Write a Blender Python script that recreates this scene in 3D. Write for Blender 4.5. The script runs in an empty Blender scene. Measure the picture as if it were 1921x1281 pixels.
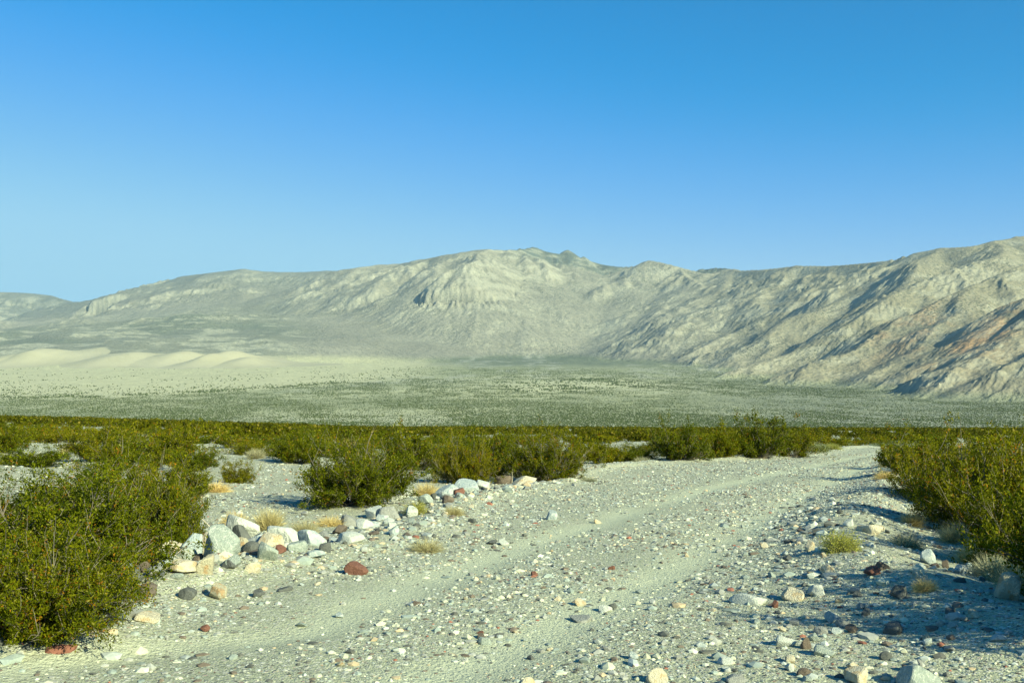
import bpy, math, random, time
import numpy as np
from mathutils import Vector
T0 = time.time()
random.seed(7); rng = np.random.default_rng(11)
SC = bpy.context.scene; COL = SC.collection
F = 1868.0; CX = 960.5; HY = 690.0          # photograph's focal length in its pixels, centre column, horizon row

# ------------------------------------------------------------------ noise
def _hash(i, j, s):
    n = (i.astype(np.int64) * 374761393 + j.astype(np.int64) * 668265263 + s * 974711) & 0xFFFFFFFF
    n = ((n ^ (n >> 13)) * 1274126177) & 0xFFFFFFFF
    return ((n ^ (n >> 16)) & 0xFFFF).astype(np.float32) / 65535.0
def vnoise(x, y, s=0):
    x = np.asarray(x, dtype=np.float64); y = np.asarray(y, dtype=np.float64)
    xi = np.floor(x); yi = np.floor(y); fx = x - xi; fy = y - yi
    fx = fx * fx * (3 - 2 * fx); fy = fy * fy * (3 - 2 * fy)
    a = _hash(xi, yi, s); b = _hash(xi + 1, yi, s); c = _hash(xi, yi + 1, s); d = _hash(xi + 1, yi + 1, s)
    return (a * (1 - fx) + b * fx) * (1 - fy) + (c * (1 - fx) + d * fx) * fy
def fbm(x, y, o=4, s=0, ridged=False):
    t = 0; a = 0.5; k = 0
    for i in range(o):
        n = vnoise(x + 17.3 * i, y - 9.1 * i, s + i)
        if ridged: n = 1 - np.abs(2 * n - 1)
        t = t + a * n; k += a; a *= 0.5; x = x * 2.03; y = y * 2.03
    return t / k
def sstep(a, b, x):
    t = np.clip((x - a) / (b - a), 0, 1); return t * t * (3 - 2 * t)

# ------------------------------------------------------------------ terrain
_fy = np.array([0, 300, 480, 700, 1000, 1300, 2000, 3000, 4000, 5000, 5700, 7000, 8500, 10500, 14000, 20000.])
_fz = np.array([0, 0, 0, -16, -27, -14, 21, 88, 162, 246, 321, 450, 610, 840, 1230, 1850.])   # what is added to the fan's plane
def fan_extra(Y):
    Yc = np.clip(Y, 0, 19999)
    return (np.interp(Yc, _fy, _fz) + np.interp(Yc * 1.06, _fy, _fz) * 1.0 + np.interp(Yc * 0.94, _fy, _fz)) / 3.0
def base_z(X, Y):
    X = np.asarray(X, dtype=np.float64); Y = np.asarray(Y, dtype=np.float64)
    q = -X / 1.0 - 0.13 * Y
    w = 0.10 * Y + 2
    left = 0.5 * (q + np.sqrt(q * q + w * w)) - 0.5 * w * 0.35
    fade = 1 - sstep(500, 1400, Y)
    return -1.5 - 0.058 * Y + 0.030 * left * fade * sstep(3, 30, Y) + fan_extra(Y)
def at(px, py):
    """world X, Y of the ground seen at a photograph pixel"""
    u = (px - CX) / F; r = (HY - py) / F
    lo, hi = 1.0, 480.0
    ys = np.exp(np.linspace(math.log(lo), math.log(hi), 4000))
    rr = base_z(u * ys, ys) / ys
    i = int(np.argmax(rr > r)) if (rr > r).any() else int(np.argmax(rr))
    return u * ys[i], ys[i]
LE = np.array([at(*p) for p in [(-60,1281),(200,1212),(300,1135),(480,1088),(640,1045),(750,1022),(850,990),(900,945),(1000,918),(1080,906),(1130,884),(1250,869),(1520,856),(1600,842),(1680,836)]])
RE = np.array([at(*p) for p in [(2250,1281),(1921,1232),(1700,1165),(1560,1105),(1500,1040),(1530,980),(1585,940),(1640,905),(1672,872),(1692,850),(1706,838)]])
LE = LE[np.argsort(LE[:,1])]; RE = RE[np.argsort(RE[:,1])]
yend = LE[-1,1]
LE = np.vstack([LE, [[LE[-1,0]+14, yend+10],[LE[-1,0]+34, yend+20]]]); RE = np.vstack([RE, [[RE[-1,0]+16, RE[-1,1]+7],[RE[-1,0]+40, RE[-1,1]+14]]])
def ledge(Y): return np.interp(Y, LE[:,1], LE[:,0])
def redge(Y): return np.interp(Y, RE[:,1], RE[:,0])
def road_t(X, Y):           # 0 at the left edge of the road, 1 at the right one
    l = ledge(Y); r = redge(Y); return (X - l) / np.maximum(r - l, 0.5)
def in_road(X, Y, pad=0.0):
    return (X > ledge(Y) - pad) & (X < redge(Y) + pad) & (Y < yend + 16)
TR = []
for pts in ([(-100,1281),(560,1185),(800,1090),(1000,1018),(1200,955),(1380,905),(1560,868),(1680,842)],
            [(800,1281),(1000,1195),(1180,1110),(1300,1050),(1450,960),(1560,905),(1640,868),(1700,842)]):
    a = np.array([at(*p) for p in pts]); TR.append(a[np.argsort(a[:,1])])
def track(X, Y):            # 1 on the two wheel tracks
    m = 0
    for a in TR:
        d = (X - np.interp(Y, a[:,1], a[:,0])) / 0.42
        m = np.maximum(m, np.exp(-d * d))
    return m * (Y < yend + 6)
mounds = []                 # filled with bush positions before the ground is built
def ground_z(X, Y, fine=True):
    X = np.asarray(X, dtype=np.float64); Y = np.asarray(Y, dtype=np.float64)
    z = base_z(X, Y)
    nf = 1 - sstep(70, 160, Y)
    wl = (X - (ledge(Y) - 0.35)) / 0.55; wr = (X - (redge(Y) + 0.55)) / 0.8
    inr = in_road(X, Y)
    z = z + nf * (0.13 * np.exp(-wl * wl) + 0.23 * np.exp(-wr * wr)) * (Y < yend + 10)
    z = z - nf * 0.035 * track(X, Y)
    off = np.where(inr, 0.25, 1.0)
    z = z + nf * off * 0.22 * (fbm(X * 0.33, Y * 0.33, 3, 5) - 0.5)
    z = z + nf * 0.05 * (fbm(X * 1.9, Y * 1.9, 4, 9) - 0.5) * np.where(inr, 0.6, 1.2)
    z = z + sstep(150, 400, Y) * 1.6 * (fbm(X * 0.012, Y * 0.012, 3, 15) - 0.5)
    return z
def gz(X, Y): return float(ground_z(np.array([X]), np.array([Y]))[0])

# ------------------------------------------------------------------ mesh helpers
def mesh_np(name, V, Fc, col=None, attrs=None, smooth=False, mats=(), midx=None, fcol=None):
    V = np.ascontiguousarray(V, dtype=np.float32); Fc = np.ascontiguousarray(Fc, dtype=np.int32)
    me = bpy.data.meshes.new(name); n = Fc.shape[1]
    me.vertices.add(len(V)); me.vertices.foreach_set('co', V.ravel())
    me.loops.add(Fc.size); me.loops.foreach_set('vertex_index', Fc.ravel())
    me.polygons.add(len(Fc)); me.polygons.foreach_set('loop_start', np.arange(0, Fc.size, n, dtype=np.int32))
    me.polygons.foreach_set('loop_total', np.full(len(Fc), n, dtype=np.int32))
    me.polygons.foreach_set('use_smooth', np.full(len(Fc), smooth, dtype=bool))
    if midx is not None: me.polygons.foreach_set('material_index', np.ascontiguousarray(midx, dtype=np.int32))
    me.update(calc_edges=True)
    if col is not None:
        a = me.attributes.new('col', 'FLOAT_COLOR', 'POINT'); c = np.ones((len(V), 4), np.float32); c[:, :3] = col
        a.data.foreach_set('color', c.ravel())
    if fcol is not None:
        a = me.attributes.new('col', 'FLOAT_COLOR', 'FACE'); c = np.ones((len(Fc), 4), np.float32); c[:, :3] = fcol
        a.data.foreach_set('color', c.ravel())
    for k, v in (attrs or {}).items():
        a = me.attributes.new(k, 'FLOAT', 'POINT'); a.data.foreach_set('value', np.ascontiguousarray(v, dtype=np.float32).ravel())
    for m in mats: me.materials.append(m)
    return me
def tag(o, label=None, cat=None, group=None, kind=None):
    if label: o['label'] = label
    if cat: o['category'] = cat
    if group: o['group'] = group
    if kind: o['kind'] = kind
    return o
def obj(name, me, parent=None, loc=(0,0,0), rot=(0,0,0), sc=(1,1,1)):
    o = bpy.data.objects.new(name, me); COL.objects.link(o); o.parent = parent
    o.location = loc; o.rotation_euler = rot; o.scale = sc; return o
def copy_tree(o, parent=None):
    c = o.copy(); COL.objects.link(c); c.parent = parent
    for ch in list(o.children): copy_tree(ch, c)
    return c

# ------------------------------------------------------------------ materials
def newmat(name):
    m = bpy.data.materials.new(name); m.use_nodes = True
    nt = m.node_tree; b = nt.nodes['Principled BSDF']; b.inputs['Roughness'].default_value = 0.95
    b.inputs['Specular IOR Level'].default_value = 0.15
    return m, nt, b
def N(nt, t, **kw):
    n = nt.nodes.new(t)
    for k, v in kw.items():
        if k in n.inputs.keys(): n.inputs[k].default_value = v
        else: setattr(n, k, v)
    return n
def noise_(nt, vec, scale, detail=4, rough=0.55):
    n = N(nt, 'ShaderNodeTexNoise', Scale=scale, Detail=detail, Roughness=rough); nt.links.new(vec, n.inputs['Vector']); return n.outputs['Fac']
def ramp(nt, src, stops):
    r = nt.nodes.new('ShaderNodeValToRGB'); e = r.color_ramp.elements
    while len(e) < len(stops): e.new(0.5)
    for i, (p, c) in enumerate(stops):
        e[i].position = p; e[i].color = (*c, 1) if not isinstance(c, (int, float)) else (c, c, c, 1)
    nt.links.new(src, r.inputs[0]); return r.outputs[0]
def mixc(nt, fac, a, b, mode='MIX'):
    n = nt.nodes.new('ShaderNodeMix'); n.data_type = 'RGBA'; n.blend_type = mode
    for s, v in ((n.inputs[0], fac), (n.inputs[6], a), (n.inputs[7], b)):
        if isinstance(v, (int, float)): s.default_value = v
        elif isinstance(v, tuple): s.default_value = (*v, 1)
        else: nt.links.new(v, s)
    return n.outputs[2]
def math_(nt, op, a, b=0.0):
    n = nt.nodes.new('ShaderNodeMath'); n.operation = op
    for s, v in ((n.inputs[0], a), (n.inputs[1], b)):
        if isinstance(v, (int, float)): s.default_value = v
        else: nt.links.new(v, s)
    return n.outputs[0]
def attr(nt, name, out='Fac'):
    n = nt.nodes.new('ShaderNodeAttribute'); n.attribute_name = name; return n.outputs[out]
def bump(nt, b, h, strength, dist):
    n = N(nt, 'ShaderNodeBump', Strength=strength, Distance=dist); nt.links.new(h, n.inputs['Height']); nt.links.new(n.outputs[0], b.inputs['Normal'])
def pos(nt):
    return nt.nodes.new('ShaderNodeNewGeometry').outputs['Position']
def voro(nt, vec, scale, out='Distance', rand=1.0):
    n = N(nt, 'ShaderNodeTexVoronoi', Scale=scale, Randomness=rand); nt.links.new(vec, n.inputs['Vector']); return n.outputs[out]

def ground_mat(name, sand, gravel_amt):
    m, nt, b = newmat(name); P = pos(nt)
    n1 = noise_(nt, P, 0.45, 5); n2 = noise_(nt, P, 5.0, 5); n3 = noise_(nt, P, 55.0, 3, 0.7)
    c = ramp(nt, n1, [(0.3, tuple(x*0.86 for x in sand)), (0.7, sand)])
    c = mixc(nt, ramp(nt, n2, [(0.35, 0.0), (0.75, 0.55)]), c, tuple(x*0.72 for x in sand))
    # gravel grains: cells of assorted stone colours between 1.5 and 5 cm
    for sc_, amt in ((26.0, gravel_amt), (62.0, gravel_amt)):
        vc = voro(nt, P, sc_, 'Color'); vd = voro(nt, P, sc_)
        sep = nt.nodes.new('ShaderNodeSeparateColor'); nt.links.new(vc, sep.inputs[0])
        gc = ramp(nt, sep.outputs[0], [(0.0, (.09,.09,.075)), (0.18, (.22,.235,.20)), (0.45, (.38,.39,.32)), (0.7, (.52,.52,.42)), (0.93, (.78,.77,.66)), (1.0, (.38,.19,.13))])
        mk = math_(nt, 'MULTIPLY', math_(nt, 'LESS_THAN', vd, 0.42), math_(nt, 'GREATER_THAN', sep.outputs[1], 1 - amt))
        mk = math_(nt, 'MULTIPLY', mk, math_(nt, 'SUBTRACT', 1.0, math_(nt, 'MULTIPLY', attr(nt, 'track'), 0.65)))
        c = mixc(nt, mk, c, gc)
    c = mixc(nt, math_(nt, 'MULTIPLY', attr(nt, 'track'), 0.75), c, (.55,.58,.42))
    c = mixc(nt, math_(nt, 'MULTIPLY', attr(nt, 'far'), 1.0), c, attr(nt, 'col', 'Color'))
    c = mixc(nt, 0.30, c, ramp(nt, n3, [(0.3, 0.5), (0.7, 1.1)]), 'MULTIPLY')
    nt.links.new(c, b.inputs['Base Color'])
    h = math_(nt, 'ADD', math_(nt, 'MULTIPLY', voro(nt, P, 26.0), -0.6), math_(nt, 'ADD', math_(nt, 'MULTIPLY', voro(nt, P, 62.0), -0.4), n3))
    bump(nt, b, h, 0.9, 0.02)
    return m
M = {}
M['ground'] = ground_mat('desert_gravel', (.475,.495,.325), 0.8)
M['road'] = ground_mat('packed_gravel', (.47,.495,.335), 0.72)

m, nt, b = newmat('mountain_rock'); P = pos(nt)
c = attr(nt, 'col', 'Color')
c = mixc(nt, 0.3, c, ramp(nt, noise_(nt, P, 0.012, 8, 0.65), [(0.35, 0.55), (0.65, 1.15)]), 'MULTIPLY')
c = mixc(nt, 0.28, c, ramp(nt, noise_(nt, P, 0.06, 5, 0.7), [(0.35, 0.7), (0.65, 1.15)]), 'MULTIPLY')
sp = math_(nt, 'LESS_THAN', voro(nt, P, 0.07), 0.33)
c = mixc(nt, math_(nt, 'MULTIPLY', sp, attr(nt, 'speck')), c, (.055,.075,.05))
nt.links.new(c, b.inputs['Base Color'])
rg = N(nt, 'ShaderNodeTexNoise', noise_type='RIDGED_MULTIFRACTAL', Scale=0.009, Detail=7, Roughness=0.62); nt.links.new(P, rg.inputs['Vector'])
bump(nt, b, math_(nt, 'ADD', noise_(nt, P, 0.03, 6, 0.6), math_(nt, 'MULTIPLY', rg.outputs['Fac'], 0.5)), 0.9, 15.0); M['mountain'] = m

m, nt, b = newmat('dune_sand'); P = pos(nt)
nt.links.new(ramp(nt, noise_(nt, P, 0.004, 4), [(0.3, (.36,.345,.235)), (0.7, (.42,.40,.28))]), b.inputs['Base Color']); M['dune'] = m

def stone_mat(name, c1, c2, c3=None, vein=0.0):
    m, nt, b = newmat(name); tc = nt.nodes.new('ShaderNodeTexCoord').outputs['Object']
    oi = nt.nodes.new('ShaderNodeObjectInfo').outputs['Random']
    n = noise_(nt, tc, 3.0, 6, 0.62)
    c = ramp(nt, n, [(0.3, c1), (0.65, c2)])
    if c3: c = mixc(nt, ramp(nt, noise_(nt, tc, 1.7, 3), [(0.52, 0.0), (0.62, 0.9)]), c, c3)
    if vein: c = mixc(nt, ramp(nt, math_(nt, 'ABSOLUTE', math_(nt, 'SUBTRACT', noise_(nt, tc, 2.2, 4), 0.5)), [(0.0, vein), (0.025, 0.0)]), c, (.8,.8,.72))
    c = mixc(nt, 0.5, c, ramp(nt, noise_(nt, tc, 22.0, 3, 0.7), [(0.3, 0.6), (0.7, 1.1)]), 'MULTIPLY')
    nt.links.new(c, b.inputs['Base Color']); b.inputs['Roughness'].default_value = 0.85
    bump(nt, b, noise_(nt, tc, 9.0, 6, 0.6), 0.55, 0.12)
    return m
STONE = {
 'white': stone_mat('white_stone', (.48,.52,.46), (.67,.69,.60)),
 'cream': stone_mat('cream_stone', (.58,.53,.38), (.72,.66,.48), (.58,.45,.26)),
 'grey-green': stone_mat('grey_green_stone', (.27,.33,.29), (.42,.47,.40), None, .5),
 'pale blue-grey': stone_mat('pale_blue_grey_stone', (.32,.39,.39), (.48,.55,.51), (.62,.65,.58), .4),
 'dark grey': stone_mat('dark_grey_stone', (.10,.11,.105), (.18,.19,.17)),
 'brown': stone_mat('brown_stone', (.13,.105,.08), (.22,.18,.14)),
 'reddish-brown': stone_mat('red_brown_stone', (.18,.08,.055), (.28,.14,.10)),
 'tan and orange': stone_mat('tan_orange_stone', (.44,.41,.28), (.55,.51,.36), (.46,.31,.16)),
 'grey': stone_mat('grey_stone', (.26,.27,.25), (.40,.41,.36)),
}
m, nt, b = newmat('gravel_stones'); nt.links.new(mixc(nt, 0.4, attr(nt, 'col', 'Color'), ramp(nt, noise_(nt, pos(nt), 60.0, 3), [(0.3, 0.6), (0.7, 1.1)]), 'MULTIPLY'), b.inputs['Base Color']); b.inputs['Roughness'].default_value = .85; M['gravel'] = m
def leaf_mat(name, trans=0.35, gain=1.0):
    m, nt, b = newmat(name); b.inputs['Roughness'].default_value = 0.8; b.inputs['Specular IOR Level'].default_value = 0.1
    c = attr(nt, 'col', 'Color')
    oi = nt.nodes.new('ShaderNodeObjectInfo').outputs['Random']
    c = mixc(nt, 1.0, c, ramp(nt, oi, [(0.0, (0.72, .82, .9)), (0.6, (1.08, 1.04, .8)), (1.0, (1.4, 1.2, .8))]), 'MULTIPLY')
    nt.links.new(c, b.inputs['Base Color'])
    t = nt.nodes.new('ShaderNodeBsdfTranslucent'); nt.links.new(c, t.inputs[0]); mx = nt.nodes.new('ShaderNodeMixShader'); mx.inputs[0].default_value = trans
    nt.links.new(b.outputs[0], mx.inputs[1]); nt.links.new(t.outputs[0], mx.inputs[2]); nt.links.new(mx.outputs[0], nt.nodes['Material Output'].inputs[0])
    return m
M['leaf'] = leaf_mat('creosote_leaf'); M['straw'] = leaf_mat('dry_grass_blade', 0.3)
m, nt, b = newmat('creosote_bark'); nt.links.new(ramp(nt, noise_(nt, nt.nodes.new('ShaderNodeTexCoord').outputs['Object'], 8.0), [(0.3, (.12,.10,.075)), (0.7, (.30,.27,.20))]), b.inputs['Base Color']); M['bark'] = m
m, nt, b = newmat('bleached_wood'); nt.links.new(ramp(nt, noise_(nt, nt.nodes.new('ShaderNodeTexCoord').outputs['Object'], 8.0), [(0.3, (.42,.37,.27)), (0.7, (.62,.56,.43))]), b.inputs['Base Color']); M['dead'] = m

# ------------------------------------------------------------------ mountains
DU = 0.0015; DV = 0.0015; UM = 0.66; Y0 = 1500.0; Y1 = 17000.0
RID = [
 # (px, py, km) along each crest, cross slope
 ([(-350,566,13.5),(-150,552,13.8),(0,547,14),(45,550,14),(95,555,14),(140,567,13.5),(170,565,13),(230,546,12.6),(300,526,12.4),(345,518,12.2),(400,512,12),(465,507,12),(530,511,12),(600,510,12),(650,510,11.8),(720,505,11.5)], .46),
 ([(640,513,11.1),(700,502,11),(720,498,11),(775,494,10.8),(800,489,10.6),(840,479,10.4),(885,473,10.2),(920,467,10.2),(955,469,10.3),(985,462,10.7),(1010,471,10.9),(1040,482,10.9),(1065,466,10.8),(1100,484,10.8),(1140,498,10.8),(1190,498,10.6),(1215,488,10.2),(1260,500,10),(1310,516,9.8),(1345,506,10),(1380,507,9.5),(1420,507,9),(1490,500,8.6),(1560,501,8.2),(1620,495,7.8),(1660,491,7.4),(1700,477,7),(1760,467,6.8),(1820,462,6.6),(1860,453,6.6),(1900,442,6.6),(1960,436,6.6),(2150,428,6.5)], .68),
 ([(1380,507,9.5),(1350,503,10.4),(1325,503,10.6),(1300,508,10.8)], .4),
 # left: spurs and low foothills below the far range
 ([(230,546,12.6),(160,580,12),(60,600,11.2),(-80,615,10.6)], .25),
 ([(345,518,12.2),(330,560,11.4),(240,585,10.8),(120,600,10.2)], .27),
 ([(465,507,12),(440,550,11.2),(420,575,10.6),(330,590,10)], .27),
 ([(600,510,12),(560,550,11),(510,580,10.3),(470,600,9.7)], .3),
 ([(640,590,9.3),(500,588,9.2),(400,592,9.0),(250,600,8.8),(120,612,8.6),(0,625,8.4),(-150,640,8.2)], .19),
 ([(560,612,8.7),(430,610,8.5),(300,612,8.3),(190,620,8.0),(60,640,7.7),(-60,655,7.5)], .17),
 ([(640,632,8.2),(520,628,8.0),(400,636,7.7),(280,636,7.4),(160,650,7.1)], .16),
 ([(760,640,8.1),(660,634,7.9),(560,640,7.6)], .18),
 # central massif
 ([(700,502,11),(640,545,10.4),(560,585,9.8)], .36),
 ([(775,494,10.8),(700,545,10.1),(620,580,9.5),(560,610,9.1)], .38),
 ([(860,478,10.4),(800,530,9.9),(740,560,9.5),(670,590,9.1),(600,620,8.8)], .40),
 ([(885,473,10.2),(850,530,9.7),(800,570,9.2),(760,605,8.8),(720,632,8.5)], .42),
 ([(900,470,10.2),(895,520,9.7),(905,548,9.3),(880,590,8.8),(850,635,8.4)], .42),
 ([(905,548,9.3),(935,560,9.2),(950,600,8.7),(930,640,8.3)], .48),
 ([(955,468,10.3),(985,520,9.8),(1000,560,9.3),(1010,602,8.6),(1000,640,8.3)], .42),
 ([(1010,602,8.6),(1055,625,8.5),(1075,645,8.2)], .4),
 ([(1065,472,10.8),(1060,520,10.1),(1080,560,9.7),(1110,595,9.2)], .42),
 ([(1140,495,10.8),(1125,540,10.2),(1150,570,9.7)], .42),
 ([(1215,491,10.2),(1180,540,9.6),(1140,580,9.2),(1110,620,8.8)], .42),
 ([(1310,512,9.8),(1270,545,9.2),(1215,575,8.8),(1170,610,8.4),(1110,648,8.0)], .42),
 ([(1380,507,9.5),(1335,545,8.8),(1250,585,8.3),(1190,620,7.9),(1130,655,7.6)], .44),
 # right range: long spurs running down to the left
 ([(1490,500,8.6),(1430,535,8.1),(1340,570,7.7),(1260,610,7.3),(1180,655,7.0)], .46),
 ([(1560,501,8.2),(1550,525,7.7),(1500,560,7.3),(1430,600,6.9),(1340,635,6.6),(1270,665,6.4)], .5),
 ([(1560,530,7.6),(1600,560,7.0),(1560,575,6.7)], .5),
 ([(1660,491,7.4),(1640,520,6.9),(1590,555,6.5),(1500,595,6.2),(1414,635,5.9),(1347,668,5.7)], .5),
 ([(1760,467,6.8),(1730,500,6.3),(1700,530,6.0)], .5),
 ([(1860,453,6.6),(1850,482,6.0),(1780,510,5.7),(1659,554,5.4),(1560,610,5.15),(1495,651,5.0),(1371,699,4.7)], .52),
 ([(2120,450,5.4),(1990,480,5.0),(1921,500,4.85),(1830,535,4.7),(1733,574,4.5),(1636,628,4.3),(1570,660,4.15),(1501,690,4.0)], .55),
 ([(1830,535,4.7),(1790,580,4.35),(1750,620,4.1),(1700,660,3.95),(1620,700,3.75)], .55),
 ([(2200,480,4.4),(2030,520,4.1),(1921,560,3.9),(1850,610,3.75),(1790,655,3.6),(1718,694,3.45)], .58),
 ([(2250,520,3.6),(2060,565,3.4),(1921,618,3.2),(1835,662,3.05),(1752,722,2.85)], .66),
 ([(2060,565,3.4),(1990,640,3.0),(1921,670,2.85),(1880,700,2.75)], .62),
]
def build_mountains():
    nu = int(2 * UM / DU) + 1; nv = int(math.log(Y1 / Y0) / DV) + 1
    us = np.linspace(-UM, UM, nu); vs = np.linspace(math.log(Y0), math.log(Y1), nv)
    st = 3
    U, Vv = np.meshgrid(us[::st], vs[::st]); Yg = np.exp(Vv); Xg = U * Yg
    wx = Xg + 210 * (fbm(Xg / 900, Yg / 900, 3, 21) - .5) * 2; wy = Yg + 210 * (fbm(Xg / 900, Yg / 900, 3, 31) - .5) * 2
    Hm = np.full(Xg.shape, -1e4)
    Cd = np.full(Xg.shape, 1e5)
    for ri, (pts, sl) in enumerate(RID):
        spur = pts[0][1] < pts[-1][1] and len(pts) < 9 and sl > .3
        if spur: sl = sl * (1.22 if pts[0][2] < 9 else 1.0)
        P3 = [((px - CX) / F * km * 1000, km * 1000, (HY - py) / F * km * 1000) for px, py, km in pts]
        best = np.full(Xg.shape, -1e4)
        for a, b_ in zip(P3[:-1], P3[1:]):
            ax, ay, az = a; bx, by, bz = b_; dx = bx - ax; dy = by - ay
            t = np.clip(((wx - ax) * dx + (wy - ay) * dy) / (dx * dx + dy * dy), 0, 1)
            d = np.hypot(wx - ax - t * dx, wy - ay - t * dy)
            z = az + t * (bz - az)
            if ri < 2: Cd = np.minimum(Cd, d)
            d2 = np.sqrt(d * d + 900.0) - 30.0
            best = np.maximum(best, z - sl * d2)
        k = 9.0
        mx = np.maximum(Hm, best); mn = np.minimum(Hm, best)
        Hm = mx + k * np.log1p(np.exp(-np.clip((mx - mn) / k, 0, 40)))
    # upsample
    def up(A):
        iy = np.linspace(0, A.shape[0] - 1, nv); ix = np.linspace(0, A.shape[1] - 1, nu)
        y0 = np.minimum(iy.astype(int), A.shape[0] - 2); x0 = np.minimum(ix.astype(int), A.shape[1] - 2)
        fy = (iy - y0)[:, None]; fx = (ix - x0)[None, :]
        A0 = A[y0]; A1 = A[y0 + 1]
        return (A0[:, x0] * (1 - fx) + A0[:, x0 + 1] * fx) * (1 - fy) + (A1[:, x0] * (1 - fx) + A1[:, x0 + 1] * fx) * fy
    Hm = branch_ridges(up(Hm), us, vs); crest = sstep(60, 800, up(Cd))
    U, Vv = np.meshgrid(us, vs); Yg = np.exp(Vv); Xg = U * Yg
    bz = base_z(Xg, Yg) + 1.6 * (fbm(Xg * 0.012, Yg * 0.012, 3, 15) - 0.5)
    rough = sstep(0, 120, Hm - bz)
    n = (fbm(Xg / 760, Yg / 760, 5, 41, True) - .62) * 60 + (fbm(Xg / 130, Yg / 130, 3, 51, True) - .6) * 9
    Hm2 = Hm + n * rough * (.25 + .75 * crest) * np.clip(Yg / 8000, 0.5, 1.1)
    k = 5.0
    mx = np.maximum(Hm2, bz); mn = np.minimum(Hm2, bz)
    H = mx + k * np.log1p(np.exp(-np.clip((mx - mn) / k, 0, 40))) * sstep(1600, 2300, Yg)
    mask = sstep(5, 60, H - bz)
    # bajadas: shallow washes on the slopes between the mountains and the valley
    H += (1 - mask) * sstep(5200, 7500, Yg) * (fbm(Xg / 260, Yg / 700, 4, 61, True) - .6) * 20
    H0 = H.copy()
    H = erode(H / Yg, vs, mask * (.25 + .75 * crest), 3, 26000, 40) * Yg
    return us, vs, Xg, Yg, H, H0, bz, mask
def branch_ridges(Hm, us, vs):
    """side spurs on every ridge and smaller ones on those: each a sloping crest with two flanks"""
    r = np.random.default_rng(12); Yv = np.exp(vs)
    A, Bm = np.meshgrid(us, Yv); XX = A * Bm; YY = Bm
    wx = XX + 70 * (fbm(XX / 330, YY / 330, 3, 22) - .5) * 2; wy = YY + 70 * (fbm(XX / 330, YY / 330, 3, 32) - .5) * 2
    du = us[1] - us[0]; dv = vs[1] - vs[0]
    def stamp(a, b_, sl, rad):
        y0 = max(min(a[1], b_[1]) - rad - 80, 1600); y1 = max(a[1], b_[1]) + rad + 80
        if y1 < y0: return
        x0 = min(a[0], b_[0]) - rad - 80; x1 = max(a[0], b_[0]) + rad + 80
        i0 = int(max(0, (math.log(y0) - vs[0]) / dv)); i1 = int(min(len(vs), (math.log(y1) - vs[0]) / dv + 2))
        ua = min(x0 / y0, x0 / y1); ub = max(x1 / y0, x1 / y1)
        j0 = int(max(0, (ua - us[0]) / du)); j1 = int(min(len(us), (ub - us[0]) / du + 2))
        if i1 <= i0 or j1 <= j0: return
        X_ = wx[i0:i1, j0:j1]; Y_ = wy[i0:i1, j0:j1]; dx = b_[0] - a[0]; dy = b_[1] - a[1]
        t = np.clip(((X_ - a[0]) * dx + (Y_ - a[1]) * dy) / (dx * dx + dy * dy + 1e-6), 0, 1)
        d = np.hypot(X_ - a[0] - t * dx, Y_ - a[1] - t * dy)
        z = a[2] + t * (b_[2] - a[2]) - sl * (np.sqrt(d * d + 60.) - 7.7)
        H_ = Hm[i0:i1, j0:j1]; df = z - H_; k = 1.5
        H_ += np.where(df > -25, np.maximum(df, 0) + k * np.log1p(np.exp(-np.abs(df) / k)) - 0 * df, 0)
    def grow(p, ang, L, drop, n, jit):
        P = [np.array(p, float)]
        for i in range(n):
            ang += r.normal() * jit; q = P[-1] + np.array([math.cos(ang) * L / n, math.sin(ang) * L / n, -drop * L / n * r.uniform(.6, 1.4)]); P.append(q)
        return P
    low = False
    def kids(P, level):
        d = np.diff(P, axis=0)[:, :2]; ln = np.hypot(d[:, 0], d[:, 1]); cum = np.r_[0, np.cumsum(ln)]; tot = cum[-1]
        q_ = np.clip(P[0][1] / 9500., .42, 1.15) * (.55 if P[0][1] < 7300 and level == 0 else 1); step = (300, 120)[level] * q_; s_ = step * r.uniform(.2, .8); side = 1
        while s_ < tot:
            i = min(np.searchsorted(cum, s_, 'right') - 1, len(ln) - 1); f = (s_ - cum[i]) / max(ln[i], 1)
            p = P[i] + (P[i + 1] - P[i]) * f; dirn = math.atan2(d[i, 1], d[i, 0]); b0 = float(base_z(p[0], p[1]))
            rise = p[2] - b0; s_ += step * r.uniform(.35, .75); side = -side
            if rise < 40: continue
            down = P[i + 1][2] < P[i][2]
            off = r.uniform(.75, 1.25) if level == 0 and down else (r.uniform(.6, 1.0) if down else r.uniform(1.3, 1.8))
            ang = dirn + side * off
            if level == 0:
                L_ = min(rise / .40, q_ * r.uniform(280, 850)); dr = r.uniform(.27, .40) + (.12 if P[0][1] < 7300 else 0); sl = r.uniform(.62, .78)
                if low: L_ = r.uniform(250, 700); dr = r.uniform(.10, .2); sl = r.uniform(.26, .4)
            else:
                L_ = min(rise / .5, q_ * r.uniform(90, 260)); dr = r.uniform(.36, .52); sl = r.uniform(.75, .95)
                if low: dr = r.uniform(.14, .25); sl = r.uniform(.3, .5)
            q = p.copy(); q[2] -= (2, 1)[level]
            Q = grow(q, ang, L_, dr, (5, 2)[level], .20)
            for a, b_ in zip(Q[:-1], Q[1:]): stamp(a, b_, sl, (260, 90)[level])
            if level == 0: kids(np.array(Q), 1)
    for pts, sl in RID:
        P = np.array([((px - CX) / F * km * 1000, km * 1000, (HY - py) / F * km * 1000) for px, py, km in pts])
        low = sl < .3; kids(P, 0)
    return Hm
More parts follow.
